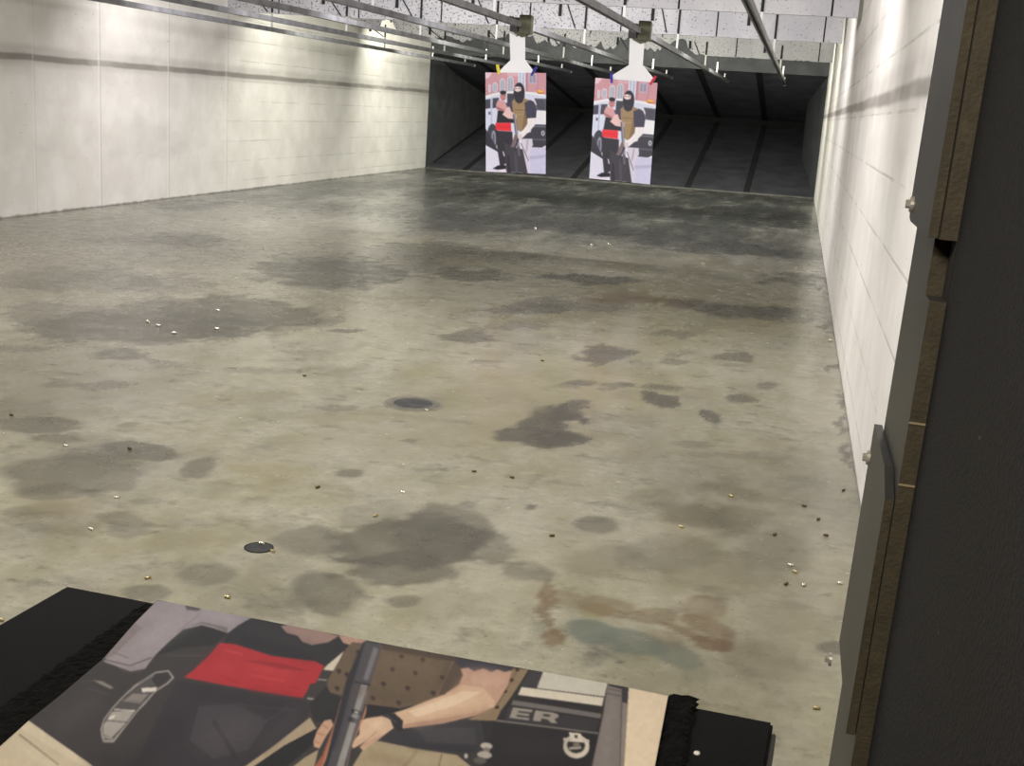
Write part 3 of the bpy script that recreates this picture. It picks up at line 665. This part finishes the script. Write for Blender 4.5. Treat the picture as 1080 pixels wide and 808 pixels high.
# the sheet bows up slightly along its left side and waves a little
zz_ = PZ+.0022*np.exp(-U_*9)*(1+0*V_)+.0008*np.sin(U_*9+V_*3)
PW = np.stack([xx_, yy_, zz_+0*xx_], -1).reshape(-1, 3)
rel = PW-np.array(EYE); zc = rel@np.array(FW); rel0 = np.stack([PW[:, 0], PW[:, 1], np.full(len(PW), PZ)-H], -1); zc = rel0@np.array(FW)
PPX = 540+F_PX*(rel0@np.array(RT))/zc; PPY = 404-F_PX*(rel0@np.array(UP))/zc
bm = bmesh.new(); gsx, gsy = 40, 30
G = [[bm.verts.new(Vector(PW.reshape(NYP+1, NXP+1, 3)[int(j*NYP/gsy), int(i*NXP/gsx)])-BO-Vector((0, 0, .0006))) for i in range(gsx+1)] for j in range(gsy+1)]
for j in range(gsy):
    for i in range(gsx): bm.faces.new((G[j][i], G[j+1][i], G[j+1][i+1], G[j][i+1]))
new_obj('paper', bm, M_PAPER, bp)
K1, SK, SKD, VE, RD = (56, 52, 50), (206, 174, 146), (190, 153, 132), (100, 85, 66), (168, 42, 46)
b = [(K1, outline),
 ((40, 37, 39), [(240, 668), (267, 651), (300, 656), (372, 671), (362, 690), (343, 702), (235, 681)]),
 # ground at lower left
 ((186, 173, 150), [(30, 763), (97, 808), (130, 832), (60, 960), (-150, 930), (-60, 845), (0, 790)]), ((120, 110, 96), ln(20, 777, 62, 808, 1.6)), ((196, 184, 162), [(30, 763), (97, 808), (92, 812), (22, 771)]),
 # fender and wheel arch
 ((146, 138, 142), [(166, 635), (189, 637.5), (213, 641), (240, 647), (267, 651.5), (252, 660), (240, 669), (226, 664), (213, 661), (193, 665.5), (178, 679), (164, 692), (153, 707), (138, 710), (109, 700), (142, 659)]),
 ((112, 105, 104), [(240, 669), (226, 662), (213, 659.5), (200, 662), (193, 665.5), (186, 672), (193, 664), (213, 657), (240, 663)]), ((128, 119, 118), [(109, 697), (142, 659), (150, 664), (120, 694)]),
 ((70, 65, 66), ln(110, 698, 137, 704, 1)), ((70, 65, 66), ln(137, 704, 160, 695, 1)), ((110, 102, 103), ln(119, 690, 136, 696, 1.2)), ((68, 64, 67), [(195, 639.5), (213, 641), (210, 645.5), (197, 645)]), ((118, 110, 114), ln(186, 668, 212, 648, 1)),
 ((38, 36, 36), [(193, 666), (213, 661), (240, 669), (225, 682), (195, 684), (165, 693), (178, 679)]), ((72, 68, 66), ln(175, 693, 214, 693, 1.5)),
 # lamps
 ((128, 122, 116), [(98, 719.5), (108, 720.5), (120, 727), (117, 728.5), (106, 724)]), ((76, 72, 70), ln(85, 722, 98, 720, 1)), ((74, 70, 68), ln(90, 728, 116, 734, 1)),
 ((150, 145, 140), [(107, 779), (106, 770), (109, 760), (118, 748), (130, 735), (142, 724), (164, 710), (178, 708), (184, 716), (178, 722), (164, 731), (152, 745), (144, 753), (133, 767), (120, 784), (109, 784)]),
 ((78, 74, 73), [(109, 777), (108, 770), (110, 761), (119, 749), (131, 736), (143, 726), (164, 712), (177, 710), (181, 716), (176, 721), (163, 730), (150, 744), (143, 752), (132, 766), (119, 781), (110, 781)]),
 ((212, 206, 198), [(149, 727), (166, 726), (164, 730.5), (150, 731.5)]), ((128, 122, 118), [(140, 733), (157, 733), (148, 743), (130, 741)]), ((156, 150, 145), [(109, 766), (118, 752), (143, 750), (131, 766), (118, 779), (109, 776)]),
 ((205, 198, 190), [(116, 757), (122, 755), (120, 759), (114, 761)]), ((92, 88, 86), ln(110, 761, 136, 763, 1.2)), ((188, 182, 176), ln(120, 749.5, 142, 751, 1.4)), ((110, 106, 103), ln(128, 740, 150, 741, 1.2)), ((178, 172, 166), ln(109, 778, 119, 780, 1.2)),
 ((104, 98, 97), ln(146, 722, 164, 713, 2)), ((50, 47, 47), [(164, 712), (177, 710), (181, 716), (176, 721), (166, 726), (160, 718)]),
 # trousers shading
 ((48, 44, 47), [(186, 718), (240, 726), (318, 738), (330, 745), (322, 757), (290, 790), (262, 812), (150, 900), (90, 900), (130, 830)]), ((60, 56, 60), [(210, 745), (250, 742), (282, 760), (262, 790), (225, 800), (200, 780)]), ((66, 61, 64), ln(246, 742, 310, 749, 1)), ((66, 61, 64), ln(280, 760, 304, 745, 1)), ((42, 39, 41), ln(225, 760, 250, 800, 5)),
 # sleeve, forearm and hand of the man behind
 ((148, 122, 114), [(296, 661), (304, 659), (333, 664), (358, 670.5), (346, 677.5), (329, 680.5), (318.5, 677), (314, 671), (302, 668)]), ((176, 140, 124), [(357, 670), (372, 671), (390, 675), (384, 690), (379, 695), (372, 691), (369, 680), (362, 678)]), ((122, 96, 88), ln(370, 680, 373, 692, 1)),
 # belt of cloth
 (RD, [(232, 679), (248, 680), (287, 692), (333, 697), (342, 702), (337, 712), (333, 720), (327, 721), (325, 727), (319.5, 735.6), (291.5, 731.5), (241.6, 724), (194, 715.5), (204, 707.5), (210, 702), (219, 694)]),
 ((140, 32, 38), [(256, 697), (276, 697.5), (300, 700.5), (325, 707.5), (298, 705.5), (275, 701)]), ((160, 36, 42), [(228, 711), (244, 715), (258, 722), (238, 718)]), ((152, 34, 40), ln(306, 724, 315, 726, 2)), ((184, 58, 58), ln(236, 686, 256, 691, 3)), ((168, 38, 43), ln(206, 709, 238, 716, 1.2)), ((182, 54, 56), ln(262, 712, 300, 718, 3)),
 ((204, 194, 176), [(363, 686), (354, 707.5), (341, 706), (344, 702)]), ((150, 144, 140), ln(335, 716, 345, 717, 1.4)), ((158, 152, 148), ln(324, 736, 340, 738, 1.8)),
 ((164, 148, 124), [(327, 756), (334, 768), (300, 786), (262, 812), (258, 808), (290, 785)]), ((158, 143, 118), [(304, 812), (322, 798), (336, 790), (326, 830), (290, 860)]), ((24, 22, 23), [(300, 786), (334, 768), (336, 780), (304, 806), (285, 820), (262, 812)]),
 ((40, 37, 38), [(326, 742), (345, 722), (362, 738), (352, 765), (332, 760)]), ((34, 32, 33), [(367, 735), (386, 742), (452, 745), (424, 752), (405, 753), (385, 756)]),
 # vest with its printed hearts
 (VE, [(365, 684), (355, 701), (346, 716), (344.5, 722), (348, 730), (367, 735), (386, 742), (422, 747), (450, 740), (484, 724), (490, 700), (478, 693), (440, 686), (403, 680), (372, 677)]),
 ((88, 72, 58), [(478, 696), (470, 712), (461, 735), (484, 724), (491, 704)]), ((126, 106, 84), ln(478, 697, 461, 734, 1.2)), ((74, 60, 50), [(403, 680), (440, 686), (480, 693.5), (478, 697), (440, 691), (403, 684)]),
 ((138, 118, 92), [(540, 705), (558, 706.5), (548, 725), (528, 750), (523, 761.5), (493, 759.5), (521, 745), (536, 722)]), ((108, 90, 70), ln(545, 708, 524, 745, 1.2))]
for (x, y) in ((423.5, 691.5), (446, 695), (414, 705), (438, 709), (466.5, 714), (404.5, 720.5), (430, 725), (457, 730.5), (393.5, 735.5), (420.5, 740.5), (357.5, 707), (366, 710.5), (355.5, 725), (378, 687), (452, 687.5)):
    b += [((58, 42, 36), ell(x, y, 2.9, 1.9, 12, 10)), ((58, 42, 36), [(x-2.2, y+.6), (x+2.4, y+1), (x-.3, y+3.3)])]
for (x, y) in ((545.6, 706.6), (539.5, 717.6), (532.6, 729.6), (524, 746.5)): b.append(((62, 40, 32), ell(x, y, 2.4, 2, 0, 8)))
b += [((52, 50, 54), [(415, 768), (425, 762), (467, 760), (507, 761), (511, 778), (508, 796), (480, 795), (439, 790), (397, 781)]), ((64, 61, 64), [(440, 768), (500, 768), (503, 786), (450, 784)]),
 ((160, 145, 118), [(397, 781), (439, 790), (482, 797), (500, 812), (498, 860), (360, 860), (372, 808), (383, 790)]), ((142, 126, 100), ln(440, 792, 424, 812, 4)), ((84, 72, 58), ln(466, 796, 462, 812, 1.2)),
 # gun arm
 (SKD, [(485, 702), (500, 703), (520, 706), (540.5, 706), (536, 723), (522, 745.5), (500, 755), (474, 745), (470, 731), (484, 722), (488, 712)]),
 (SK, [(486, 722), (510, 726), (522, 740), (521, 746), (500, 755), (467, 763), (425, 768), (415, 768), (411, 753), (430, 747), (455.5, 737), (478, 729)]),
 ((222, 196, 168), [(430, 750), (456, 741), (488, 729), (508, 730), (480, 744), (440, 756)]), ((182, 146, 124), [(425, 768), (467, 763), (500, 755), (521, 746), (500, 752), (465, 758), (424, 764)]),
 ((58, 56, 63), [(478, 695), (500, 697), (541, 704), (541, 707), (532, 709), (525, 706), (518, 709), (510, 705), (500, 708), (494, 704), (486, 705)]),
 ((206, 176, 150), [(379, 760), (388, 757), (403, 755), (412, 758), (415, 768), (402, 777.5), (383, 791), (380, 788), (387, 781), (373, 789), (368.5, 785), (379, 774)]), ((176, 140, 118), ln(384, 783, 398, 771, 1.2)), ((192, 160, 134), [(380, 788), (387, 781), (402, 777.5), (384, 791)]),
 ((42, 39, 41), [(404, 752.5), (416, 752), (425, 760), (424, 772), (416, 769), (412, 759)]), ((78, 74, 76), ln(408, 754, 418, 762, 1.3)),
 ((190, 152, 128), [(342, 759.5), (349, 758), (352, 764), (344, 776), (337, 789), (331, 787), (330.5, 781), (334, 771)]), ((150, 108, 90), ln(334, 772, 342, 775, 1)), ((150, 108, 90), ln(331, 781, 337, 784, 1)), ((150, 108, 90), ln(339, 763, 346, 768, 1)),
 # long gun
 ((188, 128, 100), [(360, 736), (362, 740), (358, 762), (347, 803), (340, 812), (336, 830), (330, 830), (346, 785), (355, 755)]), ((150, 92, 70), [(350, 770), (354, 762), (340, 806), (326, 830), (322, 822), (340, 796)]),
 ((186, 126, 100), [(387, 740), (386, 752), (378, 770), (370, 790), (362, 830), (356, 830), (368, 785), (382, 757)]),
 ((44, 42, 46), [(383, 677), (388, 675), (384, 700), (372, 730), (362, 765), (350, 800), (336, 850), (322, 850), (344, 800), (358, 745), (366, 715)]),
 ((74, 72, 75), [(386, 675), (394, 674), (402, 678), (402, 684), (390, 722), (381, 757), (370, 790), (356, 850), (334, 850), (346, 806), (360, 762), (371, 722)]),
 ((138, 135, 134), [(381, 721), (388, 722), (378, 752), (366, 795), (352, 850), (344, 850), (356, 805), (369, 762)]), ((108, 105, 108), [(394, 682), (399, 684), (388, 717), (383, 716)]), ((36, 34, 38), ln(373, 718.5, 391, 722, 1.3)), ((54, 52, 56), ell(394, 676, 8, 2.2, 12, 12)),
 ((34, 32, 35), [(371, 747), (382, 750), (381, 754.5), (370, 751)]), ((170, 168, 170), [(374, 749), (378, 750), (377.5, 752.5), (373.5, 751.5)]), ((50, 48, 52), [(367.5, 755), (378, 758), (377, 763), (366, 760)]),
 # tail of the vehicle at right
 ((42, 39, 39), [(548, 722), (558, 706), (641, 720), (636, 755), (624.5, 808), (612, 870), (505, 860), (508, 796), (511, 778), (507, 761), (523, 761)]),
 ((60, 57, 59), [(560, 707.5), (572, 708.5), (566, 726), (549, 724)]), ((200, 195, 183), [(573, 708), (641, 720.5), (637.6, 735.5), (566, 726.5)]), ((214, 205, 188), [(550, 725), (566, 727), (637, 736.3), (635, 745.5), (546, 733.5)]),
 ((110, 105, 102), [(541, 739), (634.5, 753.5), (633, 758.5), (539, 744)]), ((54, 51, 53), [(536, 746), (632, 760), (628, 772), (532, 760)]),
 ((150, 143, 133), [(541, 746.7), (562, 749.3), (560.7, 752.2), (547, 750.5), (546.3, 752.1), (558.5, 753.7), (557.6, 756.2), (545.3, 754.6), (544.7, 756.3), (558.6, 758.2), (557.5, 760.6), (537, 757.8)]),
 ((150, 143, 133), [(564.5, 749.8), (582, 752), (588.6, 754), (589.2, 757.3), (584.5, 759.4), (588.4, 763.7), (581.5, 763.5), (577.5, 759.6), (571.5, 758.6), (569.8, 762), (561.8, 761)]), ((54, 51, 53), [(573.2, 753.7), (580.3, 754.6), (579.6, 756.8), (572.3, 755.9)]),
 ((134, 128, 120), ln(523, 760.5, 631, 774, 1.5)), ((36, 33, 33), [(520, 763), (600, 773), (630, 777), (622, 812), (512, 812)]),
 ((126, 118, 114), [(641, 721), (656, 726), (656, 745), (654, 808), (652, 870), (612, 870), (624.5, 808), (636, 755)]), ((56, 53, 55), [(641.5, 721), (663, 725.5), (662, 742), (656, 740.5), (656, 727.5), (642, 724)]), ((88, 82, 80), ln(640, 732, 656, 735, 1.2)), ((132, 124, 118), [(656, 741), (662, 742.5), (658, 808), (654, 870), (649, 870), (653, 808)]), ((84, 78, 76), ln(655.5, 740, 652, 870, 1)),
 ((84, 80, 78), ln(641, 727, 655, 730, 1)), ((226, 207, 180), [(663, 725.5), (705, 733.8), (691, 808), (676, 880), (654, 880), (658, 808)]),
 # tow shackle and ball
 ((206, 198, 184), ell(607.7, 788, 14, 12.5, 5, 20)), ((40, 37, 37), ell(607.5, 786.5, 9.5, 8.5, 5, 16)), ((200, 192, 178), ln(594, 780.5, 621.6, 782.5, 3.6)), ((212, 204, 190), [(599.7, 773), (612.5, 774), (615, 783), (602.6, 782.7)]), ((54, 50, 48), ell(607.5, 777.5, 1.8, 1.8, 0, 8)), ((170, 162, 150), ln(600, 790, 613, 789, 3)), ((120, 114, 104), ell(608, 786, 4, 2.4, 0, 10)),
 ((176, 170, 160), ell(513, 787.5, 6.5, 3.6, 5, 12)), ((120, 115, 108), ell(513, 792, 4, 3, 0, 10)), ((168, 161, 150), ell(511, 797, 8, 4, 5, 12)), ((178, 172, 162), ell(491.5, 798, 2.2, 3, 0, 8)), ((90, 86, 80), ell(506, 803, 7, 3.5, 5, 12))]
# soft modelling of the printed picture: folds, shine and roundness that the print itself shows
b2 = [((150, 30, 36), ln(214, 700, 236, 684, 5), 4, .5), ((188, 60, 60), ln(262, 704, 310, 712, 7), 4, .6), ((150, 30, 36), ln(262, 726, 318, 733, 4), 2.5, .6), ((188, 62, 62), ln(226, 703, 246, 706, 7), 4, .5),
 ((160, 152, 157), ln(150, 680, 205, 648, 14), 8, .7), ((122, 114, 117), ln(118, 690, 160, 655, 6), 5, .5), ((168, 160, 166), ln(210, 647, 250, 654, 7), 4, .6), ((120, 112, 114), ln(128, 706, 150, 707, 4), 3, .6),
 ((78, 73, 72), ln(60, 770, 105, 735, 16), 9, .5), ((44, 41, 41), ln(96, 800, 180, 812, 22), 10, .6), ((76, 71, 73), ell(240, 772, 34, 17, -20), 10, .6), ((36, 34, 36), ln(200, 728, 300, 745, 10), 6, .5), ((30, 28, 30), ln(120, 830, 190, 760, 12), 8, .5),
 ((70, 66, 68), ln(275, 790, 315, 748, 9), 6, .5), ((60, 56, 58), ln(262, 662, 340, 690, 8), 6, .5), ((28, 26, 28), ln(250, 674, 330, 694, 5), 4, .6),
 ((122, 104, 82), ln(400, 694, 460, 706, 16), 8, .5), ((84, 70, 56), ln(372, 728, 440, 738, 7), 5, .6), ((80, 66, 52), ln(404, 681, 470, 692, 5), 3, .6), ((80, 66, 54), ln(474, 700, 466, 728, 8), 4, .5),
 ((228, 206, 180), ln(436, 752, 500, 736, 7), 4, .6), ((176, 140, 118), ln(436, 767, 515, 748, 5), 3, .6), ((216, 182, 160), ln(500, 712, 526, 718, 12), 6, .5), ((170, 134, 114), ln(488, 706, 534, 711, 4), 3, .5), ((182, 146, 124), ln(478, 729, 492, 714, 5), 3, .5),
 ((226, 200, 172), ln(392, 766, 404, 762, 7), 3, .6), ((176, 138, 116), ln(380, 788, 402, 776, 3), 2, .6), ((180, 142, 118), ln(371, 786, 386, 778, 2), 1.5, .6),
 ((176, 162, 136), ln(420, 797, 480, 806, 8), 5, .6), ((128, 112, 88), ln(388, 796, 430, 806, 6), 4, .6), ((72, 68, 72), ln(440, 770, 495, 772, 7), 5, .5), ((34, 32, 36), ln(430, 786, 500, 792, 4), 3, .6),
 ((160, 157, 156), ln(386, 727, 362, 800, 4), 2, .6), ((126, 124, 134), ln(397, 684, 387, 716, 3), 2, .6), ((38, 36, 40), ln(378, 690, 352, 790, 3), 2, .6),
 ((60, 57, 57), ln(530, 785, 600, 790, 14), 9, .4), ((146, 138, 132), ln(646, 740, 636, 808, 7), 5, .5), ((236, 218, 192), ln(680, 745, 672, 808, 16), 9, .4), ((205, 196, 176), ln(20, 790, 60, 812, 8), 5, .5)]
gunseq = [q for q in b]
PIC = raster(gunseq+b2, -150, 625, 720, 960, 2., K1, .55, .02, 77)
M_PRINT2 = print_material('bench_print', (1.04, 1.08, 1.12), -.011)
printed_grid('printed_picture', PW-np.array(BO), NXP, NYP, sample(PIC, (PPX+150)*2-.5, (PPY-625)*2-.5), M_PRINT2, bp)

# ------------------------------------------------------------------ booth partition on the right
def grey_metal():
    n = NT('partition_steel', .5)
    c = n.mix(n.step(n.noise(3.5, 5), .35, .65), (66, 68, 67), (78, 79, 76))
    c = n.mix(n.f('MULTIPLY', n.step(n.noise(75, 2), .68, .72), n.step(n.z, 1.62, 1.70)), c, (30, 30, 30))
    n.color(c); n.b.inputs['Metallic'].default_value = .55; n.b.inputs['Roughness'].default_value = .45; n.bump(n.noise(140, 3), .12, .002); return n.m
M_STEEL = grey_metal()
M_EDGE = mat('partition_edge', (66, 60, 44), .75, noise=.22, nscale=55, bump=.2, bscale=220)
def skin_panel():
    n = NT('partition_cover', .7)
    c = n.mix(n.step(n.noise(120, 4), .3, .7), (29, 30, 33), (37, 38, 41)); c = n.mix(n.f('MULTIPLY', n.step(n.noise(48, 2), .75, .77), .6), c, (110, 110, 110))
    n.color(c); n.bump(n.noise(230, 5), .9, .004); n.b.inputs['Specular IOR Level'].default_value = .3; return n.m
M_SKIN = skin_panel()
lean = .024
part = thing('booth_partition', 'dark booth partition of layered armour plates filling the right side of the view', 'partition', (.101, 1.2, 0), rot=(0, math.atan(lean), 0))
def plate(name, bm, edge=True):
    bmesh.ops.recalc_face_normals(bm, faces=bm.faces)
    for f in bm.faces:
        if edge and f.normal.y < -.8: f.material_index = 1
    return new_obj(name, bm, [M_STEEL, M_EDGE], part)
bm = bmesh.new(); box(bm, 0, .0155, 0, .225, 0, 1.445); box(bm, 0, .0155, 0, .225, 1.503, 2.5); box(bm, 0, .0155, .04, .225, 1.445, 1.503)
plate('base_plate', bm)
bm = bmesh.new(); box(bm, .0155, .03, 0, .2, 0, 2.5); new_obj('core_board', bm, M_BLACK, part)
def yz(pts, x0, x1):
    bm = bmesh.new(); prism(bm, [(x0, y, z) for y, z in pts], 0, d=Vector((x1-x0, 0, 0)))
    return bm
up_pts = [(.012, 2.5), (.24, 2.5), (.24, 1.53), (.236, 1.515), (.226, 1.506), (.21, 1.503), (.012, 1.503)]
plate('clamp_plate', yz(up_pts, -.0095, -.0006))
lo_pts = [(.012, .985), (.012, 1.245), (.10, 1.262), (.19, 1.275), (.25, 1.27), (.25, .985)]
lo_pts = [(.008, .985), (.008, 1.243), (.06, 1.262), (.245, 1.262), (.245, .985)]
plate('clamp_plate', yz(lo_pts, -.0095, -.0006))
bm = bmesh.new(); box(bm, .016, .056, -1.9, 0, 0, 2.5); o = new_obj('side_panel', bm, M_SKIN, part); o['label'] = 'dark blue-grey textured covering'
M_BOLT = mat('bolt_steel', (200, 198, 190), .3, .5); M_SEAM = mat('pale_seam', (140, 128, 104), .6)
for (px, py) in ((958, 215), (919, 483), (884.5, 697)):
    q = at(px, py, 'x', .101-.0095+lean*1.3)
    bm = bmesh.new()
    tube(bm, (0, 0, 0), (-.0035, 0, 0), .0085, 16); tube(bm, (-.0035, 0, 0), (-.008, 0, 0), .0048, 6)
    o = new_obj('bolt', bm, M_BOLT, part); d = q.z; o.location = (-.0096, q.y-1.2, d)
for (py, zz) in ((440, 1.325), (505, 1.262)):
    bm = bmesh.new(); box(bm, 0, .0155, -.0008, 0, zz-.001, zz+.001); o = new_obj('seam', bm, M_SEAM, part)

# ------------------------------------------------------------------ drains in the floor
M_IRON = mat('drain_iron', (70, 70, 68), .5, .4, noise=.3, nscale=25)
M_IRON2 = mat('drain_ring', (122, 119, 102), .45, .2, noise=.3, nscale=18)
def ring(bm, r0, r1, z0, z1, seg=40):
    a = [[(r*math.cos(2*PI*i/seg), r*math.sin(2*PI*i/seg), z) for i in range(seg)] for r, z in ((r0, z0), (r1, z0), (r1, z1), (r0, z1))]
    V = [[bm.verts.new(p) for p in q] for q in a]
    for k in range(4):
        for i in range(seg):
            bm.faces.new((V[k][i], V[k][(i+1) % seg], V[(k+1) % 4][(i+1) % seg], V[(k+1) % 4][i]))
d1 = thing('floor_drain', 'large round iron floor drain with a pale rim in mid floor', 'floor drain', at(436, 426, 'z', .0), 'round floor drains')
bm = bmesh.new(); ring(bm, .105, .145, 0, .003); new_obj('rim', bm, M_IRON2, d1)
bm = bmesh.new(); ring(bm, .0, .104, 0, .0022); new_obj('cover', bm, mat('drain_cover', (84, 84, 82), .35, .3, noise=.5, nscale=14), d1)
bm = bmesh.new(); ring(bm, .145, .165, 0, .0015); new_obj('grout_ring', bm, mat('drain_grout', (120, 116, 98), .8, noise=.2, nscale=30), d1)
d2 = thing('floor_drain', 'small dark round cleanout cover in the floor beyond the bench', 'floor drain', at(273, 578, 'z', .0), 'round floor drains')
bm = bmesh.new(); ring(bm, .0, .046, 0, .002); new_obj('cover', bm, M_IRON, d2)
bm = bmesh.new(); ring(bm, .046, .052, 0, .003); new_obj('rim', bm, M_BLACK, d2)

# ------------------------------------------------------------------ spent casings
M_BRASS = mat('brass', (186, 170, 122), .35, .7); M_BRASSD = mat('tarnished_brass', (92, 76, 46), .45, .7); M_NICK = mat('nickel', (232, 226, 206), .25, .8)
def casing_mesh(mt):
    bm = bmesh.new(); prof = [(0, 0), (.0049, 0), (.0049, .0012), (.0043, .0018), (.0043, .0026), (.0049, .0032), (.0048, .0190), (.0043, .0190), (.0043, .006), (0, .006)]
    seg = 12; V = []
    for (r, x) in prof: V.append([bm.verts.new((x-.0095, r*math.cos(2*PI*i/seg), r*math.sin(2*PI*i/seg)+.0049)) for i in range(seg)] if r > 0 else [bm.verts.new((x-.0095, 0, .0049))])
    for k in range(len(V)-1):
        a, c = V[k], V[k+1]
        for i in range(seg):
            j = (i+1) % seg
            if len(a) == 1: bm.faces.new((a[0], c[j], c[i]))
            elif len(c) == 1: bm.faces.new((a[i], a[j], c[0]))
            else: bm.faces.new((a[i], a[j], c[j], c[i]))
    bmesh.ops.recalc_face_normals(bm, faces=bm.faces)
    me = bpy.data.meshes.new('spent_casing'); bm.to_mesh(me); bm.free(); me.materials.append(mt)
    for p in me.polygons: p.use_smooth = True
    return me
CM = {'b': casing_mesh(M_BRASS), 'd': casing_mesh(M_BRASSD), 'n': casing_mesh(M_NICK)}
CAS = [
 (12, 438.6, 'd', 'dark casing at the far left of the floor, above a shiny one'), (5, 459, 'n', 'shiny casing at the extreme left edge of the floor'), (69, 471, 'n', 'shiny casing left of the dark casing on the long grey stain'),
 (136.6, 474, 'd', 'dark casing lying on the long grey stain at left'), (123.5, 525.6, 'n', 'bright casing below the long grey stain at left'), (96, 559, 'n', 'bright casing on the brownish patch at lower left'),
 (276, 574.6, 'n', 'bright casing lying on the small round drain cover'), (287.5, 582.6, 'b', 'brass casing just right of the small round drain cover'), (156, 610.5, 'b', 'brass casing above the black corner of the bench'),
 (240, 631, 'b', 'brass casing close above the flat poster'), (1, 655, 'b', 'brass casing at the left edge of the picture beside the bench'), (450, 433.5, 'n', 'bright casing at the lower rim of the large floor drain'),
 (335, 515, 'd', 'black-looking casing alone in mid floor, right of the pair at the small drain'), (425, 520, 'n', 'tiny bright casing above the big grey stain in the middle'), (396, 545, 'b', 'dull casing on the left part of the big grey stain in the middle'),
 (500, 498, 'd', 'dark casing in mid floor below the star-shaped stain'), (540, 504.5, 'd', 'brown casing right of another dark one below the star-shaped stain'), (582, 566, 'd', 'dark brass casing right of the big middle stain'),
 (719, 556.5, 'b', 'brass casing below the long ochre stain on the right'), (889.6, 518, 'd', 'dark brass casing at the foot of the right wall'), (848, 534.5, 'd', 'dull casing right of the long ochre stain'), (863, 548.5, 'd', 'rusty casing lower right, third in the loose line to the wall'),
 (871, 565.5, 'd', 'small dark casing lower right, nearest the partition in the loose line'), (834, 597, 'n', 'pale casing topmost of the tight cluster at lower right'), (838.5, 604, 'b', 'brass casing second from top in the tight cluster at lower right'),
 (829, 617, 'd', 'dark casing lower left in the tight cluster at lower right'), (847.5, 618, 'n', 'pale casing lower right in the tight cluster at lower right'), (885.5, 616, 'n', 'pale casing almost touching the partition edge'),
 (861, 748, 'b', 'nearest brass casing, between bench corner and partition'), (771, 524, 'b', 'small brass casing on the upper edge of the long ochre stain'), (817, 565, 'd', 'dull speck-like casing above the tight cluster at lower right'),
 (230, 328, 'n', 'bright far casing, topmost in the scatter on the large left stain'), (167, 344, 'n', 'bright far casing in the left of the scatter on the large left stain'), (184, 352, 'n', 'lowest bright far casing in the scatter on the large left stain'),
 (229, 347.5, 'n', 'bright far casing under the topmost one on the large left stain'), (156, 340, 'n', 'leftmost bright far casing on the large left stain'), (321, 397, 'd', 'dark casing alone left of the large floor drain'),
 (564.6, 241, 'n', 'bright speck-like casing on the floor beneath the left poster'), (642, 258, 'n', 'bright speck-like casing on the floor beneath the right poster'), (624, 259, 'n', 'pale speck-like casing left of the one beneath the right poster'),
 (839.6, 283, 'n', 'bright casing far away near the right wall'), (876, 360, 'n', 'bright casing at the foot of the right wall, mid distance'), (742, 279, 'n', 'pale far casing on the long dark line across the floor'), (572, 381, 'd', 'tiny dark casing above the star-shaped stain'),
]
for (px, py, k, lab) in CAS:
    o = bpy.data.objects.new('spent_casing', CM[k]); COL.objects.link(o)
    o.location = at(px, py, 'z', .0002); o.rotation_euler = (0, 0, random.choice([0, .2, -.3, .5, 2.9, -.6, 1.1]))
    if (px, py) == (276, 574.6): o.location.z = .0022
    if py < 365: o.scale = (1.5, 1.5, 1.5)
    tag(o, lab, 'casing', 'spent casings on the floor')

# ------------------------------------------------------------------ lights: lamp rows hidden above and behind the baffles, nearest row added to brighten the near floor
def area(name, loc, size, energy, col, target=None, sy=None):
    l = bpy.data.lights.new(name, 'AREA'); l.shape = 'RECTANGLE'; l.size = size; l.size_y = sy or .2; l.energy = energy; l.color = col
    o = bpy.data.objects.new(name, l); COL.objects.link(o); o.location = loc
    if target is not None: o.rotation_euler = (Vector(target)-Vector(loc)).to_track_quat('-Z', 'Y').to_euler()
    return o
WW, WC, WG = (1, .96, .90), (1, .965, 1), (1, .99, .90)
EN = dict(z=76, a=78, b=84, c=78, d=92, booth=50)
for (y, e, c, ws, ty) in ((3.3, EN['z'], WC, (.2, .75, 1.3, 1.15), 2.2), (7.0, EN['a'], WC, (.62, .92, 1.12, 1.1), 3.4), (13.9, EN['b'], WC, (.72, 1, 1, .95), 2.2), (18.3, EN['c'], WG, (.82, 1, 1, 1), 2.2), (23.3, EN['d'], WG, (1, 1, 1, 1), 5)):
    for x, k_ in zip((-6.9, -4.9, -2.9, -1.15), ws):
        area('tube_or_added_lamp', (x, y, 3.05), 1.5, e*k_, c, (x, y+ty, 0), .25)
area('booth_lamp', (-.6, -.3, 2.6), 1.2, EN['booth'], (1, .88, .72), (-.45, .6, .9), .2)
w = bpy.data.worlds.new('world'); S.world = w; w.use_nodes = True
w.node_tree.nodes['Background'].inputs[0].default_value = (.05, .05, .055, 1); w.node_tree.nodes['Background'].inputs[1].default_value = .5
S.view_settings.view_transform = 'Standard'; S.view_settings.look = 'None'; S.view_settings.gamma = 1; S.view_settings.exposure = 0
S.view_settings.use_curve_mapping = False
